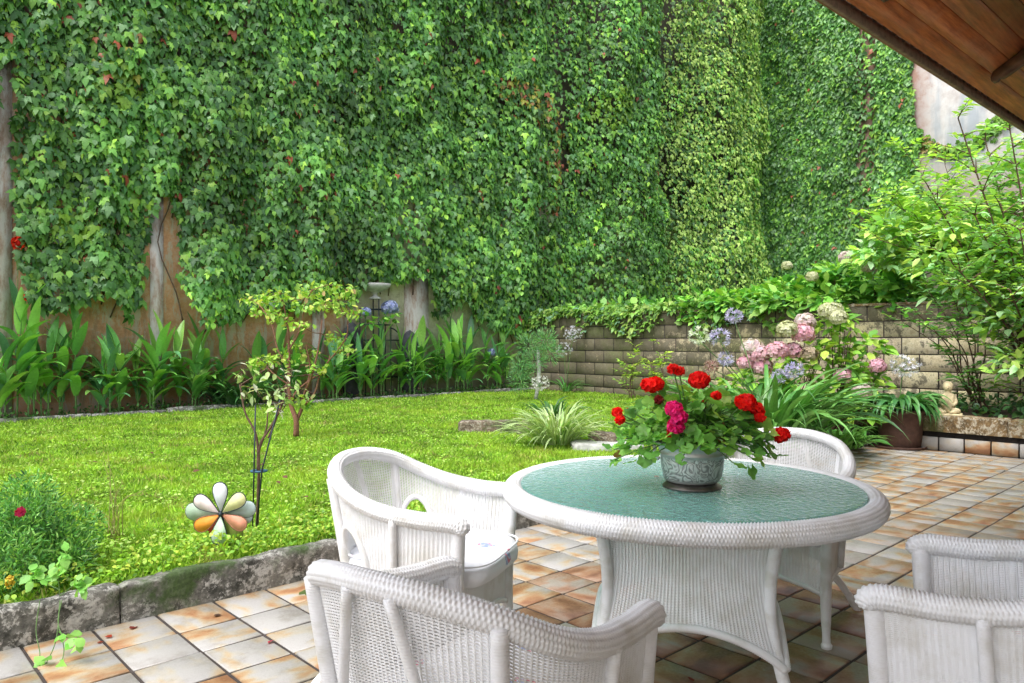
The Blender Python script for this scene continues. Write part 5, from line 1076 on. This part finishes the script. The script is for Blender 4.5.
# grass
def grass():
    N0 = 900000; X = rng.uniform(-3.0, 11.4, N0); Y = rng.uniform(.10, 8.46, N0); rel = np.stack([X-CAM[0], Y-CAM[1]], 1); z = rel@FW[:2]; x = rel@RT[:2]
    d = np.hypot(x, z); keep = (z > 1) & (np.abs(x/np.maximum(z, .1)) < .80+.15) & (rng.random(N0) < np.clip((4.0/d)**1.35, 0, 1)) & ~((X > 8.1) & (Y < 2.5)); X, Y, d = X[keep], Y[keep], d[keep]; n = len(X); print('grass', n)
    Z = np.array([lawn_z(a, b) for a, b in zip(X, Y)]); pn = fnoise(X*1.2, Y*1.2, 1, 12, 3); pn2 = fnoise(X*5, Y*5, 1, 22, 2)
    az = rng.random(n)*2*PI; el = rng.uniform(.15, 1.2, n); tip = np.stack([np.cos(el)*np.cos(az), np.cos(el)*np.sin(az), np.sin(el)], 1); nr = np.array([0, 0, .8])+.6*rng.standard_normal((n, 3))
    c = pick([(.22, .40, .04), (.28, .48, .04), (.37, .56, .08), (.12, .27, .03), (.46, .50, .14)], n, [3, 4, 3, 1.5, .8], .15); f = np.clip(pn*1.3, -.5, .6)[:, None]; c = c*(1+.55*pn2[:, None]); dry = (fnoise(X*3.1, Y*3.1, 1, 77, 3) > .42) & (rng.random(n) < .45); c[dry] = np.array([.42, .40, .14])*(.6+.6*rng.random((dry.sum(), 1))); c = np.where(f > 0, c*(1-f*.5)+np.array([.48, .58, .07])*f*.5, c*(1+f*.4))
    size = (.028+.022*rng.random(n))*(1+.25*pn)*(1+d*.02); w = (.13+.012*d)*(.8+.5*rng.random(n))
    V, Fs, C = leaves(np.stack([X, Y, Z], 1), tip, nr, size, T_BLADE, np.clip(c, .01, 1), w); tag(mk('lawn_grass', V, Fs, MAT['grass'], None, C), 'bright yellow green mossy lawn grass', 'grass', kind='stuff')
    # clover leaves
    n = 60000; X = rng.uniform(-3, 11.3, n); Y = rng.uniform(.15, 8.4, n); rel = np.stack([X-CAM[0], Y-CAM[1]], 1); d = np.linalg.norm(rel, axis=1); k = (fnoise(X*1.0, Y*1.0, 1, 33, 2) > -.05) & (rng.random(n) < np.clip(5/d, 0, 1)) & ~((X > 8.1) & (Y < 2.5)); X, Y = X[k], Y[k]; n = len(X)
    P = np.stack([X, Y, np.array([lawn_z(a, b) for a, b in zip(X, Y)])+.018+.02*rng.random(n)], 1); V, Fs, C = leaves(P, rng.normal(0, 1, (n, 3))*[1, 1, .2], np.array([0, 0, 1])+rng.normal(0, .25, (n, 3)), .024, T_PETAL, pick([(.26, .50, .05), (.36, .60, .08), (.48, .64, .18)], n), 1.3)
    tag(mk('clover', V, Fs, MAT['grass'], None, C), 'tiny clover leaves scattered through the lawn', 'clover', kind='stuff')
grass()
# low planting at the foot of the wall
n = 5000; X = rng.uniform(-3, 11.3, n); P = np.stack([X, rng.uniform(8.5, 9.0, n), .13+.16*rng.random(n)**2], 1); m = MB(); m.add(*leaves(P, rng.normal(0, .7, (n, 3)), np.array([0, 0, 1])+rng.normal(0, .4, (n, 3)), .06, T_OVAL, pick([(.06, .16, .04), (.10, .26, .05), (.22, .16, .08)], n, [3, 3, 1]), 1.2)); tag(m.build('bed_litter', MAT['leaf']), 'low weeds and fallen leaves on the flower bed soil', 'ground cover', kind='stuff')

# ------------------------------------------------------------------ fallen leaves
def fallen(px, py, h, size, col, label, group):
    p = gp(px, py, h); m = MB(); n = 1; m.add(*leaves([[0, 0, 0]], [rng.normal(0, 1, 3)*[1, 1, 0]], [[rng.normal(0, .2), rng.normal(0, .2), 1]], size, T_OVAL if size > .04 else T_PETAL, np.array([col]), 1.3)); o = m.build('fallen_leaf', MAT['petal']); o.location = [float(x) for x in p]; tag(o, label, 'leaf', group)
for px, py, s_, c, lab in ((131, 629, .055, (.20, .04, .03), 'long dark red leaf on the tiles just below the kerb'), (112, 637, .03, (.40, .06, .03), 'small scarlet leaf scrap on the tiles near the kerb'), (104, 642, .025, (.30, .06, .03), 'reddish leaf bit lying on the tile joint'), (222, 615, .035, (.10, .06, .04), 'brown seed like leaf on a pale tile below the kerb'), (268, 643, .03, (.45, .05, .08), 'pinkish petal on a pale tile in the lower left'), (312, 590, .10, (.10, .14, .04), 'olive leaf against the kerb foot'), (690, 677, .03, (.25, .05, .04), 'dark red scrap on the brown tiles under the table')):
    fallen(px, py, .004, s_, c, lab, None)
for px, py in ((308, 497), (277, 481), (283, 476), (200, 470), (170, 455), (372, 440), (235, 452), (150, 452), (92, 462), (402, 440), (265, 463), (320, 470), (210, 440)): fallen(px, py, LAWN+.035, .06, (.16, .08, .05), 'brown fallen leaf curled on the lawn grass', 'brown leaves scattered on the lawn')

# ------------------------------------------------------------------ low stone edging on the lawn
for x0, x1, y0, y1, lab in ((458, 532, 433, 421, 'low mossy stone block set in the lawn left of the cream striped tuft'), (588, 618, 447, 434, 'low rusty stone block in the lawn right of the cream striped tuft')):
    a = gp(x0, y0, LAWN-.02); b = gp(x1, y0+1, LAWN-.02); L = np.linalg.norm(b-a); V, Fs = rough_block(0, L, 0, .22, -.03, .14, step=.03, amp=.02, seed=x0); s_ = thing('edging_stone', a, lab, 'stone', math.atan2(b[1]-a[1], b[0]-a[0])); m = MB(); m.add(V, Fs); m.build('stone', MAT['edging'], s_, True)
a = gp(606, 446, LAWN); V, Fs = rough_block(-.35, .35, -.2, .2, -.03, .045, step=.04, amp=.012, seed=5); s_ = thing('stepping_slab', a, 'flat sandy slab in the grass below the rusty stone block', 'stone', -.7); m = MB(); m.add(V, Fs); m.build('slab', MAT['greystone'], s_, True)

# ------------------------------------------------------------------ stone bowl on its stand by the wall
X, t = on_y(376, 8.9); zb = CAM[2]+(341.5-291.5)/F*t; base = np.array([X, 8.9, LZ]); th = thing('plant_stand', base, 'dark metal shelf stand with blue flowers against the wall, among the cannas', 'stand')
m = MB(); hh = zb-LZ
for dx in (-.3, 0, .28):
    for dy in (-.1, .1): m.add(*tube([[dx, dy, 0], [dx, dy, hh-(.15 if dx == 0 else .35+.3*(dx > 0))]], .012, 6))
for z_, x0, x1 in ((hh-.35, -.32, .2), (hh-.65, -.32, .32), (hh-.95, -.32, .5), (.4, -.32, .5)):
    for dy in (-.1, 0, .1): m.add(*tube([[x0, dy, z_], [x1, dy, z_]], .012, 6))
m.add(*tube(spline([[.3, 0, hh-.7], [.45, 0, hh-.75], [.6, 0, hh-.95], [.62, 0, .5]], 16), .014, 6)); m.build('frame', MAT['darkmetal'], th, True)
bo = thing('stone_bowl', base+[-.02, 0, hh-.15], 'pale stone pedestal bowl on top of the dark shelf stand', 'bowl'); m = MB(); m.add(*lathe([(.001, 0), (.12, 0), (.11, .03), (.045, .06), (.04, .10), (.09, .14), (.20, .18), (.29, .24), (.31, .30), (.28, .30), (.22, .24), (.001, .20)], 32)); m.build('bowl', MAT['greystone'], bo, True)
BLU = [(.34, .38, .66), (.45, .50, .74), (.25, .30, .58)]
for px, py, r, lab in ((390, 308, .17, 'round blue flower head on the shelf stand under the stone bowl'), (366, 312, .10, 'small bluish flower head on the left end of the shelf stand'), (492, 352, .10, 'small blue flower head between the two last cannas')):
    X, t = on_y(px, 8.75); p = dp(px, py, t); b = np.array([p[0], p[1], LZ]); f_ = thing('blue_hydrangea', b, lab, 'flower'); mophead(f_, p-b, r, BLU); m = MB(); m.add(*tube(spline([[.05, .05, 0], (p-b)*.5, p-b], 8), .006, 5)); m.build('stem', MAT['stem'], f_); m = MB(); leaf_cloud(m, [p-b-[0, 0, .22]], [.2], 26, .14, T_OVAL, BG, wid=1.4); m.build('foliage', MAT['leaf'], f_)
for px, py, w_, lab in ((352, 322, .28, 'dark rounded stone left of the shelf stand'), (410, 330, .30, 'dark rounded stone right of the shelf stand')):
    X, t = on_y(px, 8.95); p = dp(px, py, t); m = MB(); V, Fq = ball((0, 0, 0), 1, 18); V = V*[w_, .14, .5*(p[2]-LZ)]; V *= (1+.12*np.array([mn.noise(Vector(v*6)) for v in V]))[:, None]; V[:, 2] += .5*(p[2]-LZ); m.add(V, Fq); o = m.build('boulder', MAT['darkstone'], None, True); o.location = [float(p[0]), 8.95, LZ]; tag(o, lab, 'stone')

# ------------------------------------------------------------------ small seated figure on the ledge
SP = gp(948, 414.5, .40); st = SCL = thing('garden_statue', SP, 'small ochre stone figure of a seated child on the planter ledge', 'statue', math.atan2(*(CAM-SP)[[1, 0]])-PI/2)
def skin_body(name, J, E, R, mat, parent):
    me = bpy.data.meshes.new(name); me.from_pydata(J, E, []); o = bpy.data.objects.new(name, me); COL.objects.link(o); o.parent = parent
    md = o.modifiers.new('s', 'SKIN'); 
    if not me.skin_vertices: bpy.context.view_layer.objects.active = o
    for v, r in zip(me.skin_vertices[0].data, R): v.radius = (r, r)
    me.skin_vertices[0].data[0].use_root = True; md2 = o.modifiers.new('d', 'SUBSURF'); md2.levels = 2; md2.render_levels = 2; me.materials.append(mat); return o
J = [(0, 0, .05), (0, 0, .12), (0, .005, .17), (0, .01, .195), (0, .01, .245), (.045, 0, .165), (.065, .02, .11), (.035, .06, .08), (-.045, 0, .165), (-.065, .02, .11), (-.035, .06, .08), (.04, .02, .04), (.085, .09, .04), (.01, .11, .025), (-.04, .02, .04), (-.085, .09, .04), (-.01, .12, .025)]
E_ = [(0, 1), (1, 2), (2, 3), (3, 4), (2, 5), (5, 6), (6, 7), (2, 8), (8, 9), (9, 10), (0, 11), (11, 12), (12, 13), (0, 14), (14, 15), (15, 16)]
R_ = [.048, .045, .038, .018, .036, .02, .016, .012, .02, .016, .012, .03, .024, .014, .03, .024, .014]
try: skin_body('body', J, E_, R_, MAT['statue'], st)
except Exception as ex:
    print('skin fail', ex); m = MB()
    for a, b in E_: m.add(*tube([J[a], J[b]], [R_[a], R_[b]], 10))
    m.build('body', MAT['statue'], st, True)
m = MB(); m.add(*ball((0, .012, .245), .040, 16, 1.05)); m.add(*ball((0, .053, .240), .007, 8)); [m.add(*ball((s*.014, .047, .250), .005, 8)) for s in (-1, 1)]; m.add(*ball((0, -.003, .262), .040, 14, .8)); m.build('head', MAT['statue'], st, True)
m = MB(); m.add(*cbox((0, .05, .006), (.22, .20, .02), .005)); m.build('plinth', MAT['statue'], st); st.scale = (1.3, 1.3, 1.3)

# ================================================================== CAMERA AND LIGHT
cam = bpy.data.cameras.new('Camera'); co = bpy.data.objects.new('Camera', cam); COL.objects.link(co); sc.camera = co
cam.sensor_width = 36; cam.lens = F/1024*36; cam.clip_start = .05; cam.clip_end = 500; co.location = [float(x) for x in CAM]; co.rotation_euler = (PI/2, 0, YAW-PI/2)
SUNV = nz(np.array([-.48, -.06, .86]))
w = bpy.data.worlds.new('World'); sc.world = w; w.use_nodes = True; nt = w.node_tree; sk = nt.nodes.new('ShaderNodeTexSky'); sk.sky_type = 'NISHITA'; sk.sun_disc = False
sk.sun_elevation = math.asin(SUNV[2]); sk.sun_rotation = math.atan2(SUNV[0], SUNV[1]); sk.dust_density = 3; bg = nt.nodes['Background']; bg.inputs['Strength'].default_value = .15
hsv = nt.nodes.new('ShaderNodeHueSaturation'); hsv.inputs['Saturation'].default_value = .42; nt.links.new(sk.outputs[0], hsv.inputs['Color']); nt.links.new(hsv.outputs[0], bg.inputs[0])
sl = bpy.data.lights.new('Sun', 'SUN'); sl.energy = .75; sl.angle = math.radians(35); sl.color = (1, .985, .96); so = bpy.data.objects.new('Sun', sl); COL.objects.link(so); so.rotation_euler = Vector([float(x) for x in SUNV]).to_track_quat('Z', 'Y').to_euler()
sc.view_settings.view_transform = 'Standard'; sc.view_settings.look = 'None'; sc.view_settings.exposure = 1.57; sc.view_settings.gamma = 1
sc.render.resolution_x = 1024; sc.render.resolution_y = 683
sc.cycles.max_bounces = 8; sc.cycles.diffuse_bounces = 4
